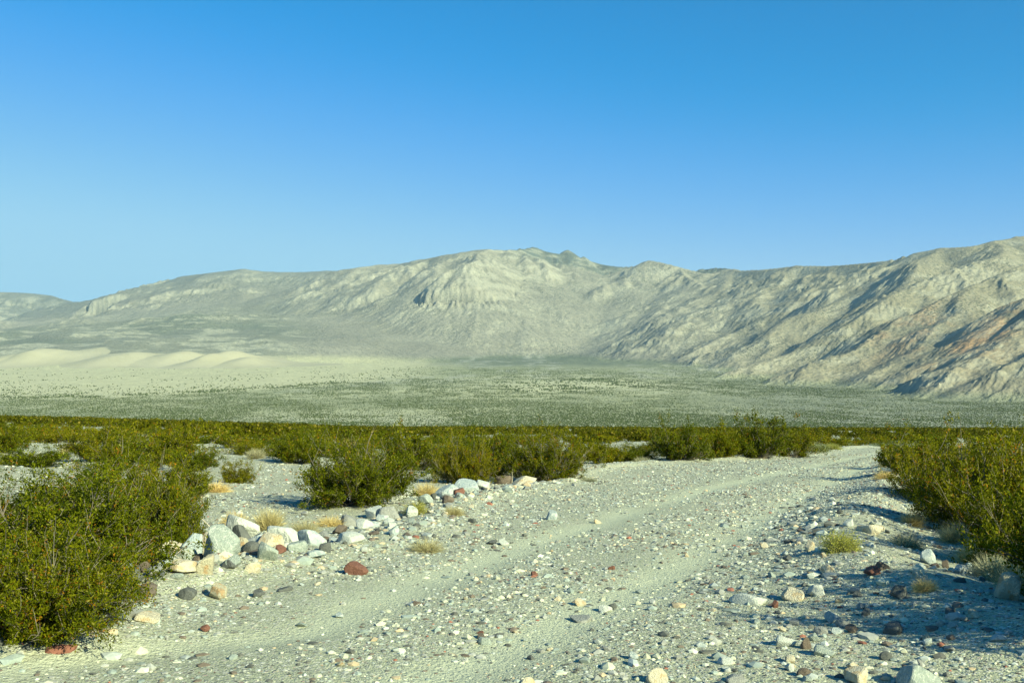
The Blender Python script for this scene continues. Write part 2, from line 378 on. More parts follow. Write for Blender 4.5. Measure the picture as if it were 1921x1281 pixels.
def erode(h, vs, mask, batches, nd, steps):
    """rain drops running down the scale-free grid (heights divided by distance), cutting gullies"""
    r = np.random.default_rng(5); ny, nx = h.shape; h = h.astype(np.float64)
    cand = np.flatnonzero(mask.ravel() > 0.35); hf = h.ravel()
    for bt in range(batches):
        p = cand[r.integers(0, len(cand), nd)]
        py = (p // nx) + r.random(nd); px = (p % nx) + r.random(nd)
        dx = np.zeros(nd); dy = np.zeros(nd); sp = np.ones(nd); w = np.ones(nd); sed = np.zeros(nd)
        for s in range(steps):
            ok = (px > 2) & (px < nx - 4) & (py > 2) & (py < ny - 4)
            if not ok.all():
                px, py, dx, dy, sp, w, sed = (a[ok] for a in (px, py, dx, dy, sp, w, sed))
            ix = px.astype(np.int64); iy = py.astype(np.int64); fx = px - ix; fy = py - iy
            i0 = iy * nx + ix
            h00 = hf[i0]; h10 = hf[i0 + 1]; h01 = hf[i0 + nx]; h11 = hf[i0 + nx + 1]
            hc = (h00 * (1 - fx) + h10 * fx) * (1 - fy) + (h01 * (1 - fx) + h11 * fx) * fy
            gx = (h10 - h00) * (1 - fy) + (h11 - h01) * fy; gy = (h01 - h00) * (1 - fx) + (h11 - h10) * fx + hc * DV
            dx = dx * 0.25 - gx * 0.75; dy = dy * 0.25 - gy * 0.75
            l = np.hypot(dx, dy) + 1e-12; dx /= l; dy /= l
            npx = px + dx; npy = py + dy
            jx = npx.astype(np.int64); jy = npy.astype(np.int64); gx2 = npx - jx; gy2 = npy - jy
            j0 = jy * nx + jx
            hn = (hf[j0] * (1 - gx2) + hf[j0 + 1] * gx2) * (1 - gy2) + (hf[j0 + nx] * (1 - gx2) + hf[j0 + nx + 1] * gx2) * gy2
            dh = (hn - hc) + hc * DV * dy           # metres per metre over one cell (in grid units DU)
            cap = np.maximum(-dh, 0.00004) * sp * w * 3.0
            dep = np.where(dh > 0, np.minimum(dh, sed), np.where(sed > cap, (sed - cap) * 0.25, 0))
            ero = np.where((dh <= 0) & (sed < cap), np.minimum((cap - sed) * 0.30, -dh * 0.9), 0)
            q = dep - ero; sed = sed - q
            w00 = (1 - fx) * (1 - fy); w10 = fx * (1 - fy); w01 = (1 - fx) * fy; w11 = fx * fy
            idx = np.concatenate([i0, i0 + 1, i0 + nx, i0 + nx + 1]); wt = np.concatenate([q * w00, q * w10, q * w01, q * w11])
            dl = np.bincount(idx, weights=wt, minlength=hf.size)
            hf += np.clip(dl, -0.0005, 0.0005)
            sp = np.sqrt(np.clip(sp * sp - dh * 900, 0.05, 6)); w *= 0.985
            px = npx; py = npy
    return hf.reshape(ny, nx)
us, vs, MX, MY, MH, MH0, MB, MMASK = build_mountains()
print('eroded', time.time() - T0)

C3 = lambda *c: np.array(c, dtype=np.float64)
def lerp(a, b, t): return a * (1 - t[..., None]) + b * t[..., None]
def sand_mask(X, Y):
    u = X / Y
    n = fbm(X / 420, Y / 900, 4, 71) - .5
    right = -0.07 + 0.12 * n - 0.24 * sstep(5400, 2800, Y) 
    a = sstep(right + .05, right - .10, u) * sstep(2300, 3500, Y + 1200 * n) * sstep(7300, 6800, Y + 500 * n)
    # the pale tongue in the middle of the valley
    b = 0.6 * np.exp(-((u - 0.045 - .12 * n) / 0.10) ** 2) * np.exp(-((Y - 3900 - 1500 * n) / 750.) ** 2)
    return np.clip(np.maximum(a, b), 0, 1)
def plain_colour(X, Y):
    n = fbm(X / 300, Y / 500, 5, 81); n2 = fbm(X / 60, Y / 160, 4, 83)
    c = lerp(C3(.31,.325,.19), C3(.42,.425,.26), sstep(.35, .68, n))
    c = lerp(c, C3(.125,.15,.108), sstep(5200, 7000, Y + 1500 * (n - .5)) * 0.85)
    c = lerp(c, C3(.20,.22,.165), sstep(0.1, 0.3, X / Y) * .7)
    wash = sstep(.64, .70, fbm(X / 500, Y / 1500, 4, 87, True) * 1.0) * sstep(2500, 5000, Y)
    c = lerp(c, C3(.44,.44,.37), wash * .5 * sstep(.4, .7, n2))
    c = lerp(c, C3(.52,.505,.315), sand_mask(X, Y))
    near = sstep(2300, 1500, Y)
    c = lerp(c, C3(.42,.42,.33), near * .35)
    return c
def mountain_colour():
    X, Y, H = MX, MY, MH; g = H - MB
    gy, gx = np.gradient(H / Y); slope = np.hypot(gx, gy + H / Y * DV) / DU
    cut = np.clip((MH0 - H) / 14.0, -1, 1)
    n = fbm(X / 700, H / 250 + Y / 900, 5, 91); n2 = fbm(X / 150, Y / 150 + H / 60, 4, 93)
    c = lerp(C3(.270,.262,.208), C3(.315,.305,.240), sstep(.35, .65, n))
    c = lerp(c, C3(.385,.38,.295), sstep(.55, .75, n2) * sstep(.25, .6, slope) * .35)
    u = X / Y
    c = lerp(c, C3(.27,.245,.16), sstep(0.12, .32, u) * .65)
    org = np.exp(-((u - 0.475) / 0.05) ** 2) * np.exp(-((Y - 3550) / 420.) ** 2) + .7 * np.exp(-((u - 0.40) / 0.035) ** 2) * np.exp(-((Y - 4250) / 260.) ** 2)
    c = lerp(c, C3(.46,.28,.15), np.clip(org * sstep(.35, .6, fbm(X / 130, Y / 130, 4, 95)) * 1.2, 0, .85))
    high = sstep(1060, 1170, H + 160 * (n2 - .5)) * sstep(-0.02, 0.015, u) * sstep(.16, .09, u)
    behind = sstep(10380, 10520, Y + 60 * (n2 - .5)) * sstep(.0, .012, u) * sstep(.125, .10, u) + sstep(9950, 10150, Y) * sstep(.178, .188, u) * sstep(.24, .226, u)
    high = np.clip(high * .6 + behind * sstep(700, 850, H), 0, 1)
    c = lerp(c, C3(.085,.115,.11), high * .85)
    farl = sstep(10800, 12000, Y)
    c = lerp(c, C3(.17,.19,.18), farl * .7)
    low = sstep(-0.17, -0.26, u) * sstep(11000, 9000, Y)
    c = lerp(c, C3(.18,.20,.15), low * (.55 + .4 * sstep(.55, .4, n)))
    wl_ = sstep(.60, .68, fbm(X / 520, Y / 210, 4, 101, True)) * sstep(.45, .6, n2) * low
    c = lerp(c, C3(.46,.455,.34), wl_ * .7)
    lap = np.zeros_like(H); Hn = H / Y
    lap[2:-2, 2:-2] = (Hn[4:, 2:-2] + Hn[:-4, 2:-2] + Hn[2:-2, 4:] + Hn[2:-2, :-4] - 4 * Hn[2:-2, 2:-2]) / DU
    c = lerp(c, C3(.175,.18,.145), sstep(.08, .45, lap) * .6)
    c = lerp(c, C3(.43,.425,.33), sstep(.42, .60, slope) * sstep(.42, .6, n2) * .45)
    blot = sstep(.5, .62, fbm(X / 330, Y / 330 + H / 120, 5, 99))
    c = c * (1 - .05 * blot)[..., None]
    c = lerp(c, plain_colour(X, Y), 1 - sstep(4, 34, g))
    c = lerp(c, C3(.52,.505,.315), sand_mask(X, Y) * (1 - sstep(20, 60, g)))
    speck = np.clip(.45 + .5 * sstep(.5, .7, fbm(X / 400, Y / 400, 3, 97)) + high, 0, 1) * (1 - .4 * sand_mask(X, Y))
    speck *= 1 - sstep(.5, .9, slope) * .4
    return c, speck * sstep(4300, 5600, Y + 1400 * np.clip(u * 3, 0, 1))
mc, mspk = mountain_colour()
def grid_faces(ny, nx):
    i = np.arange(ny * nx).reshape(ny, nx)
    return np.stack([i[:-1, :-1], i[:-1, 1:], i[1:, 1:], i[1:, :-1]], -1).reshape(-1, 4)
V = np.stack([MX, MY, MH], -1).reshape(-1, 3)
Fm = grid_faces(*MX.shape)
fc = (MMASK[:-1, :-1] > 0.5).ravel()           # the ranges are one object, the valley floor round them another
def sub_mesh(name, V, Fs, col, attrs, mats, smooth=True):
    used = np.zeros(len(V), bool); used[Fs.ravel()] = True; remap = np.cumsum(used) - 1
    return mesh_np(name, V[used], remap[Fs], col=col[used], attrs={k: v[used] for k, v in attrs.items()}, smooth=smooth, mats=mats)
colm = mc.reshape(-1, 3); at_ = {'speck': mspk.ravel()}
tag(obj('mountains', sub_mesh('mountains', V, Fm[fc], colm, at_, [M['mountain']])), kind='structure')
tag(obj('valley_floor', sub_mesh('valley_floor', V, Fm[~fc], colm, at_, [M['mountain']])), kind='structure')
print('mountains', time.time() - T0, V.shape)

def far_z(X, Y):            # height of the mountain sheet at X, Y
    iu = np.clip((X / Y + UM) / (us[1] - us[0]), 0, len(us) - 2); iv = np.clip((np.log(Y) - vs[0]) / (vs[1] - vs[0]), 0, len(vs) - 2)
    a = iu.astype(int); b_ = iv.astype(int); fu = iu - a; fv = iv - b_
    return (MH[b_, a] * (1 - fu) + MH[b_, a + 1] * fu) * (1 - fv) + (MH[b_ + 1, a] * (1 - fu) + MH[b_ + 1, a + 1] * fu) * fv

# ------------------------------------------------------------------ sand dunes
gx_ = np.linspace(-3600, -500, 380); gy_ = np.linspace(5600, 7150, 180)
DX, DY = np.meshgrid(gx_, gy_)
dz = np.zeros(DX.shape)
for (px, py, km, wx_, wy_) in [(a_, b_, c_ + .6, d_, e_) for a_, b_, c_, d_, e_ in [(68,653,5.75,240,260),(30,664,5.7,300,240),(165,684,5.6,200,240),(255,660,5.75,210,230),(215,668,5.6,220,200),(345,657,5.8,230,260),(395,661,5.65,170,220),(430,656,5.8,200,250),(470,668,5.7,200,220),(-60,668,5.6,330,240),(560,684,5.8,420,260),(-260,668,5.6,330,240)]]:
    Yc = km * 1000; Xc = (px - CX) / F * Yc; top = .82 * max(6., (HY - py) / F * Yc - float(far_z(np.array([Xc]), np.array([Yc]))[0]) + 6)
    ex = (DX - Xc - 0.25 * (DY - Yc)) / (wx_ * .78); ey = (DY - Yc) / wy_
    p = np.exp(-(np.abs(ex) ** 1.7 + np.abs(ey) ** 2))
    dz = np.maximum(dz, top * p) + 0.10 * np.minimum(dz, top * p)
dz += (fbm(DX / 230 + DY / 400, DY / 300, 3, 121, True) - .6) * 12 * sstep(8, 50, dz)
edge = sstep(0, 12, dz)
Dz = far_z(DX, DY) - 3 + dz
tag(obj('sand_dunes', mesh_np('sand_dunes', np.stack([DX, DY, Dz], -1).reshape(-1, 3), grid_faces(*DX.shape), smooth=True, mats=[M['dune']])), kind='structure')

# ------------------------------------------------------------------ near ground and road
un = us[::2]; ext = []
x_ = un[-1]; d_ = un[1] - un[0]
while x_ < 4.0: d_ *= 1.12; x_ += d_; ext.append(x_)
ext = np.array(ext); un = np.concatenate([-ext[::-1], un, ext])
vn = np.arange(math.log(0.8), math.log(Y0), 0.0062); vn = np.append(vn, math.log(Y0 * 1.004))
U, Vv = np.meshgrid(un, vn); NY = np.exp(Vv); NX = U * NY
NZ = ground_z(NX, NY)
wob = 0.35 * (fbm(NX * .8, NY * .8, 3, 131) - .5)
road = in_road(NX + wob, NY)
trk = track(NX + .3 * wob, NY) * sstep(.2, .6, fbm(NX * .9, NY * .5, 3, 133) + .1)
trk = trk * (1 - sstep(40, 120, NY))
V = np.stack([NX, NY, NZ], -1).reshape(-1, 3); Fn = grid_faces(*NX.shape)
fr = road[:-1, :-1].ravel(); at_ = {'track': trk.ravel(), 'far': sstep(500, 1100, NY).ravel()}
cn = plain_colour(NX, NY).reshape(-1, 3)
tag(obj('desert_ground', sub_mesh('desert_ground', V, Fn[~fr], cn, at_, [M['ground']])), kind='structure')
tag(obj('dirt_road', sub_mesh('dirt_road', V, Fn[fr], cn, at_, [M['road']])), kind='structure')
print('ground', time.time() - T0, V.shape)

# ------------------------------------------------------------------ plants
def tube(P, r0, r1, sides=3):
    """tapered tube along points P (n,3)"""
    P = np.asarray(P, float); n = len(P); t = np.gradient(P, axis=0); t /= np.linalg.norm(t, axis=1)[:, None] + 1e-9
    a = np.cross(t, [0.31, 0.52, 0.79]); a /= np.linalg.norm(a, axis=1)[:, None] + 1e-9; b_ = np.cross(t, a)
    r = np.linspace(r0, r1, n)[:, None, None]; th = np.arange(sides) * 2 * math.pi / sides
    R = P[:, None, :] + r * (a[:, None, :] * np.cos(th)[None, :, None] + b_[:, None, :] * np.sin(th)[None, :, None])
    i = np.arange(n * sides).reshape(n, sides); j = np.roll(i, -1, 1)
    return R.reshape(-1, 3), np.stack([i[:-1], j[:-1], j[1:], i[1:]], -1).reshape(-1, 4)
def join(parts):
    Vs, Fs, o = [], [], 0
    for v, f in parts: Vs.append(v); Fs.append(f + o); o += len(v)
    return np.concatenate(Vs), np.concatenate(Fs)
def leaves(Pc, size, rs, up=0.35, aspect=2.2):
    """one small kite-shaped leaf (a quad) at each point"""
    n = len(Pc); a = rs.normal(size=(n, 3)); a[:, 2] = np.abs(a[:, 2]) * (1 + up); a /= np.linalg.norm(a, axis=1)[:, None]
    b_ = np.cross(a, rs.normal(size=(n, 3))); b_ /= np.linalg.norm(b_, axis=1)[:, None] + 1e-9
    s = size * rs.uniform(.6, 1.4, (n, 1)); w = s / aspect
    q = np.stack([Pc, Pc + a * s * .55 + b_ * w * .5, Pc + a * s, Pc + a * s * .55 - b_ * w * .5], 1)
    return q.reshape(-1, 3), np.arange(n * 4).reshape(n, 4)
def branch(p0, d0, L, n, rs, rise=0.3, wig=.1):
    P = [np.array(p0, float)]; d = np.array(d0, float)
    for i in range(n):
        d = d + rs.normal(size=3) * wig + np.array([0, 0, rise / n]); d /= np.linalg.norm(d)
        P.append(P[-1] + d * L / n)
    return np.array(P)
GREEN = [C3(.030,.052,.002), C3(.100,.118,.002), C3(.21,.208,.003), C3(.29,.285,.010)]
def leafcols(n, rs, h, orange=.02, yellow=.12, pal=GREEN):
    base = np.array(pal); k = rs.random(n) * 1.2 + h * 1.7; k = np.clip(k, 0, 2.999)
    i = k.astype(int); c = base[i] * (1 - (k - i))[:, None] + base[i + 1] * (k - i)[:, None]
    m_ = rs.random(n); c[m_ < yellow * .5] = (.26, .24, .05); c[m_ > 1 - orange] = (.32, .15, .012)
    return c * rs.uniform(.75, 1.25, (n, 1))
def make_bush(seed, R, H, nst, nleaf, lsize, orange=.02, sub=5, twigs=True, sides=3, bare=0.09, pal=GREEN, merged=False, density_in=.3):
    rs = np.random.default_rng(seed); br = []; lp = []
    ph = rs.random(4) * 6.28
    for k in range(nst):
        az = rs.random() * 6.283; t = math.sqrt(rs.random()) * 1.35
        lob = 1 + math.sin(min(t, 1.57)) ** 2 * (.20 * math.sin(2 * az + ph[0]) + .15 * math.sin(3 * az + ph[1])) + min(rs.normal() * .08, .1)
        L = 1 / math.sqrt((math.sin(t) / R) ** 2 + (math.cos(t) / H) ** 2) * lob * rs.uniform(.66, 1.04)
        d = np.array([math.sin(t) * math.cos(az), math.sin(t) * math.sin(az), math.cos(t) * .85])
        p0 = np.array([math.cos(az), math.sin(az), 0]) * .10 * R * rs.random() ; p0[2] = -.03
        P = branch(p0, d, L, 7, rs, .25, .09); br.append(tube(P, .011 * R + .003, .002, sides))
        isbare = rs.random() < bare
        for j in range(sub):
            f = rs.uniform(.28, .98); q = f * 7; i = min(int(q), 6); s0 = P[i] + (P[i + 1] - P[i]) * (q - i)
            dd = P[i + 1] - P[i]; dd /= np.linalg.norm(dd); dd = dd + rs.normal(size=3) * .55 + [0, 0, .15]; dd /= np.linalg.norm(dd)
            Q = branch(s0, dd, L * rs.uniform(.16, .46), 4, rs, .25, .16)
            if twigs: br.append(tube(Q, .0045, .0012, 3))
            if not isbare:
                for r in range(5):
                    g = rs.random(); m0 = min(int(g * 4), 3); c0 = Q[m0] + (Q[m0 + 1] - Q[m0]) * (g * 4 - m0)
                    e = Q[-1] - Q[0]; e /= np.linalg.norm(e); e = e + rs.normal(size=3) * .6 + [0, 0, .3]; e /= np.linalg.norm(e)
                    lp.append((c0, e, L * rs.uniform(.06, .16)))
    lp0 = np.array([a for a, _, _ in lp]); le = np.array([b_ for _, b_, _ in lp]); ll = np.array([c for _, _, c in lp])
    idx = rs.integers(0, len(lp), nleaf)
    Pc = lp0[idx] + le[idx] * (ll[idx] * rs.random(nleaf))[:, None] + rs.normal(size=(nleaf, 3)) * lsize * .7
    keep = Pc[:, 2] > 0.015; Pc = Pc[keep]; idx = idx[keep]
    lv, lf = leaves(Pc, lsize, rs)
    shade = vnoise(idx * .37, idx * 0 + seed, 3)
    clump = np.random.default_rng(seed + 9).random(len(lp))[idx]
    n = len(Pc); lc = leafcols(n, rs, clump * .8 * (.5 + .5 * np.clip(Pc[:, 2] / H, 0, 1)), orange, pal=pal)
    oc = np.random.default_rng(seed + 5).random(len(lp))[idx] < orange * 2.2
    lc[oc & (rs.random(n) < .55)] = (.30, .14, .012)
    bv, bf = join(br)
    if merged:
        Vv_, Ff = join([(lv, lf), (bv, bf)]); fcx = np.concatenate([lc, np.full((len(bf), 3), .2)])
        return mesh_np('creosote_bush', Vv_, Ff, fcol=fcx, mats=[M['leaf'], M['bark']], midx=np.r_[np.zeros(len(lf)), np.ones(len(bf))])
    return mesh_np('foliage', lv, lf, fcol=lc, mats=[M['leaf']]), mesh_np('branches', bv, bf, smooth=True, mats=[M['bark']])
YEL = [C3(.09,.10,.012), C3(.13,.14,.016), C3(.18,.18,.025), C3(.25,.23,.045)]
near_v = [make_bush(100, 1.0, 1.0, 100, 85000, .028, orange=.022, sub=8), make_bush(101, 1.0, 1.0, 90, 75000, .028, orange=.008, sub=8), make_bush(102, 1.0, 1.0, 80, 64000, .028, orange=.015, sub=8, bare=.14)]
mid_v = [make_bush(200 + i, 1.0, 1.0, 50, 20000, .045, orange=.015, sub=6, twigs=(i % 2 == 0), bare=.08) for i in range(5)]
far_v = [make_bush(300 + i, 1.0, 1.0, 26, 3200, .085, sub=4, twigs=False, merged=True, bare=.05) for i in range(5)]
print('bushes', time.time() - T0)

def place_bush(name, meshes, px, py, Rw, Hh, rz, label, group=None, cat='bush', dxy=None):
    X, Y = at(px, py) if dxy is None else dxy
    z = gz(X, Y) - .02
    if isinstance(meshes, tuple):
        e = obj(name, None, loc=(X, Y, z), rot=(0, 0, rz), sc=(Rw, Rw, Hh))
        obj('foliage', meshes[0], e); obj('branches', meshes[1], e)
    else:
        e = obj(name, meshes, loc=(X, Y, z), rot=(0, 0, rz), sc=(Rw, Rw, Hh))
    mounds.append((X, Y, Rw)); tag(e, label, cat, group); return e
B = 'creosote_bush'
# hand-placed: px, py of the base, radius, height
HB = [
 (0, 110, 1108, 1.08, .93, .3, 'largest green creosote bush with orange flecks at the left edge of the photo'),
 (1, 290, 1032, .70, .98, 1.1, 'green creosote bush leaning over the boulder pile, joined to the largest left bush'),
 (0, 80, 1218, .68, .62, 2.2, 'low green creosote bush in the bottom left corner in front of the largest bush'),
 (2, 160, 985, 1.25, .74, 4.0, 'wide olive creosote bush rising behind the largest left bush'),
 (1, 665, 950, 1.22, 1.15, .5, 'dark green creosote bush casting deep shadow beside the low stone berm'),
 (1, 868, 905, .85, 1.12, 2.5, 'rounded creosote bush between two larger ones above the grey roadside boulder'),
 (2, 1030, 902, 1.25, 1.25, 3.6, 'broad creosote bush touching the left road edge beside pale sandy bank'),
 (2, 1770, 945, 1.1, 1.05, 1.9, 'olive creosote bush standing nearest the road bend on the right bank'),
 (0, 1850, 1000, 1.05, 1.2, 5.0, 'tall olive brown creosote bush with bare twigs on the right bank'),
 (2, 1945, 1065, .95, 1.05, .9, 'creosote bush with pale dead stems at the right edge above the shadowed boulder'),
 (1, 2150, 1165, 1.0, 1.25, 2.9, 'creosote bush just past the right edge shading the stony bank'),
 (0, 2420, 1235, 1.3, 1.5, 4.2, 'lower creosote bush past the bottom right edge shading the gravel'),
 (0, 2090, 1040, 1.2, 1.1, 3.1, 'creosote bush outside the right edge behind the twiggy one'),
]
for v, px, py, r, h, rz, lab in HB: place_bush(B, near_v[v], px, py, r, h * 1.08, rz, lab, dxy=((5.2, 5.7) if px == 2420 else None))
HM = [
 (2, 335, 925, .8, .7, 'creosote bush between the largest left bush and the small gravel clearing'),
 (0, 215, 940, 1.0, .7, 'creosote bush hidden low behind the crown of the largest left bush'),
 (0, 447, 903, .52, .55, 'small yellow green creosote bush alone on the gravel left of the dark shaded bush'),
 (1, 1180, 866, .8, .8, 'low yellowish creosote bush with dry grass at the left road edge'),
 (2, 1275, 866, 1.4, 1.55, 'green creosote bush next to the pale dry patch at the road edge'),
 (3, 1345, 862, 1.3, 1.5, 'upright creosote bush joined to the tall one with thin sprigs'),
 (0, 1425, 861, 1.6, 1.85, 'tallest creosote bush at the far roadside with thin sprigs above its crown'),
 (4, 1490, 858, 1.3, 1.3, 'dark creosote bush at the end of the roadside clump beside pale sage shrubs'),
 (1, 1700, 880, .85, .95, 'small creosote bush at the start of the right bank beside the road bend'),
 (2, 770, 882, 1.3, 1.25, 'creosote bush half hidden behind the dark shaded roadside bush'),
 (3, 560, 868, 1.2, 1.15, 'creosote bush on the gravel flat just beyond the dark shaded bush'),
 (4, 250, 880, 1.3, .95, 'creosote bush behind the bleached leaning stick'),
 (1, 60, 872, 1.2, .6, 'creosote bush at the left edge below the bare gravel patch'),
 (3, 1830, 880, 1.6, 1.1, 'creosote bush deep in the right thicket behind the roadside ones'),
 (0, 1910, 905, 1.6, 1.25, 'creosote bush at the right edge rising behind the thicket'),
 (2, 2010, 960, 1.4, 1.2, 'creosote bush just outside the right edge of the thicket'),
]
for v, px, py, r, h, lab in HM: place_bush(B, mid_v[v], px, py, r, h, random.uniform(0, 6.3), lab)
hand_n = len(mounds)
# scattered bushes up to the crest of the fan
def free(X, Y, rad):
    if in_road(np.array([X]), np.array([Y]), .9)[0]: return False
    for (a, b_, r) in mounds:
        if (a - X) ** 2 + (b_ - Y) ** 2 < (0.62 * (r + rad)) ** 2: return False
    return True
GAP = [(110, 846, 100, 15), (395, 858, 45, 24), (560, 895, 100, 22), (185, 805, 180, 3.5), (700, 858, 40, 8), (600, 806, 60, 3)]
def in_gap(X, Y):
    px = CX + F * X / Y; py = HY - F * base_z(X, Y) / Y
    return any(abs(px - a) < w and abs(py - b_) < h for a, b_, w, h in GAP)
sc_list = []
rr = random.Random(5); tries = 0
while len(sc_list) < 265 and tries < 60000:
    tries += 1
    Y = 21 + 75 * rr.random() ** .62; X = rr.uniform(-.60, .62) * Y; r = rr.uniform(.65, 1.35)
    if in_gap(X, Y) or not free(X, Y, r): continue
    if fbm(np.array([X * .09]), np.array([Y * .09]), 2, 141)[0] < (.42 if Y < 45 or X < -.2 * Y else .475): continue
    if X < ledge(Y) and Y < 24: continue
    mounds.append((X, Y, r)); sc_list.append((X, Y, r))
sc_list.sort(key=lambda t: t[1])
for k, (X, Y, r) in enumerate(sc_list):
    right = X > redge(Y)
    band = 'near' if Y < 42 else ('middle' if Y < 68 else 'far')
    side = 'right of the road' if right else ('left of the road beyond the boulders' if X / Y < -.1 else 'beyond the road on the gravel flat')
    lab = {'near': 'green creosote bush in the nearer scrub ', 'middle': 'olive creosote bush in the middle scrub belt ', 'far': 'small distant creosote bush in the far scrub belt '}[band] + side
    h = r * rr.uniform(.78, 1.0)
    mv = mid_v[k % 5] if Y < 48 else far_v[k % 5]
    if Y > 42: h *= .8
    place_bush(B, mv, 0, 0, r, min(h, 1.2), rr.uniform(0, 6.3), lab, 'creosote bushes in the ' + band + ' scrub ' + side, dxy=(X, Y))
print('scatter', len(sc_list), time.time() - T0)

# distant scrub: tufts merged in one object ("stuff")
def tufts(P, R, nl, rs, size):
    """nl leaf-clump quads per shrub"""
    n = len(P); th = rs.random((n, nl)) * 6.283; t = np.arccos(rs.random((n, nl))); rad = R[:, None] * rs.uniform(.55, 1.05, (n, nl))
    d = np.stack([np.sin(t) * np.cos(th), np.sin(t) * np.sin(th), np.cos(t) * .78], -1) * rad[..., None] 
    Pc = (P[:, None, :] + d * .9).reshape(-1, 3)
    v, f = leaves(Pc, size, rs, aspect=1.3)
    v = v.reshape(-1, 4, 3); sc_ = np.repeat(R, nl)[:, None, None]; v = v[:, :1] + (v - v[:, :1]) * sc_
    return v.reshape(-1, 3), f, np.repeat(np.arange(n), nl)
rs = np.random.default_rng(77)
parts, cols = [], []
for (ya, yb, sp_, nl, sz) in ((84, 170, 3.1, 170, .24), (170, 330, 3.5, 60, .40), (330, 620, 4.0, 22, .6)):
    area = .5 * 1.24 * (yb ** 2 - ya ** 2); n = int(area / sp_ ** 2)
    Y = np.sqrt(rs.random(n) * (yb ** 2 - ya ** 2) + ya ** 2); X = rs.uniform(-.62, .62, n) * Y
    keep = ~in_road(X, Y, 1.5) & (fbm(X * .045, Y * .03, 3, 143) > np.where(X / Y < -.15, .36, .46) - .12 * sstep(250, 420, Y))
    if ya < 100: keep &= ~np.array([in_gap(a, b_) for a, b_ in zip(X, Y)])
    X, Y = X[keep], Y[keep]; R = rs.uniform(.55, 1.1, len(X)) * np.where(X / Y < -.2, 1.25, 1.0)
    v, f, id_ = tufts(np.stack([X, Y, ground_z(X, Y) + .05], -1), R, nl, rs, sz)
    parts.append((v, f)); k = rs.random(len(X))[id_]; cols.append(leafcols(len(f), rs, .0 + .3 * k, 0.0) * np.repeat(rs.uniform(.55, 1.0, (len(X), 1)), nl, 0) * [1.0, .93, 1.0])
v, f = join(parts)
tag(obj('distant_scrub', mesh_np('distant_scrub', v, f, fcol=np.concatenate(cols), mats=[M['leaf']])), 'band of far off creosote scrub along the crest of the fan', 'scrub', kind='stuff')
print('scrub', len(f), time.time() - T0)
# valley shrubs: hundreds of thousands of specks across the floor
n = 470000
Y = 1150 * np.exp(rs.random(n) ** .88 * math.log(6300 / 1150)); X = rs.uniform(-.60, .60, n) * Y
sm = sand_mask(X, Y); u = X / Y
dens = np.clip((1 - sm * 1.15), 0.0, 1) * (.35 + .9 * fbm(X / 200, Y / 500, 3, 151))
dens = np.where((sm > .3) & (fbm(X / 160, Y / 500, 3, 153) > .47), np.maximum(dens, .035), dens)
dens = np.maximum(dens, sm * .22 * sstep(4300, 2900, Y))
dens *= sstep(6300, 5200, Y) * (.25 + 1.1 * sstep(.36, .62, fbm(X / 70, Y / 130, 4, 155)))
dens += .42 * sstep(3200, 1700, Y) * (1 - sm)
dens = dens * np.where(sm > .3, 1, 1.5)
dens *= 1 - .7 * sstep(.66, .74, fbm(X / 420 + Y / 2500, Y / 1300, 4, 157, True))
keep = (rs.random(n) < dens)
X, Y = X[keep], Y[keep]; n = len(X)
zz = np.where(Y > Y0, far_z(X, np.maximum(Y, Y0)), ground_z(X, Y)); gone = zz > base_z(X, Y) + 25
X, Y, zz = X[~gone], Y[~gone], zz[~gone]; n = len(X)
R = rs.uniform(.65, 1.6, n) * np.clip(Y / 2600, 1.0, 1.7) * np.where(sand_mask(X, Y) > .3, 1.9, 1)
a0 = rs.random(n) * 6.283; H_ = R * rs.uniform(.7, 1.1, n)
ring = [np.stack([X + R * np.cos(a0 + k * 2.094) * rs.uniform(.7, 1.2, n), Y + R * np.sin(a0 + k * 2.094) * rs.uniform(.7, 1.2, n), zz + R * .12], -1) for k in range(3)]
top = np.stack([X + R * rs.uniform(-.3, .3, n), Y, zz + H_], -1); bot = np.stack([X, Y, zz - .3], -1)
v = np.stack(ring + [top, bot], 1).reshape(-1, 3); b0 = (np.arange(n) * 5)[:, None]
f = np.concatenate([b0 + np.array([[0, 1, 3]]), b0 + np.array([[1, 2, 3]]), b0 + np.array([[2, 0, 3]]), b0 + np.array([[0, 4, 1]]), b0 + np.array([[1, 4, 2]]), b0 + np.array([[2, 4, 0]])])
cc = np.repeat((np.array([C3(.090,.115,.035)]) * rs.uniform(.6, 1.5, (n, 1))), 5, 0)
tag(obj('valley_shrubs', mesh_np('valley_shrubs', v, f, col=cc, mats=[M['leaf']])), 'countless dark shrubs speckling the pale valley floor below the dunes', 'shrubs', kind='stuff')
print('valley', n, time.time() - T0)

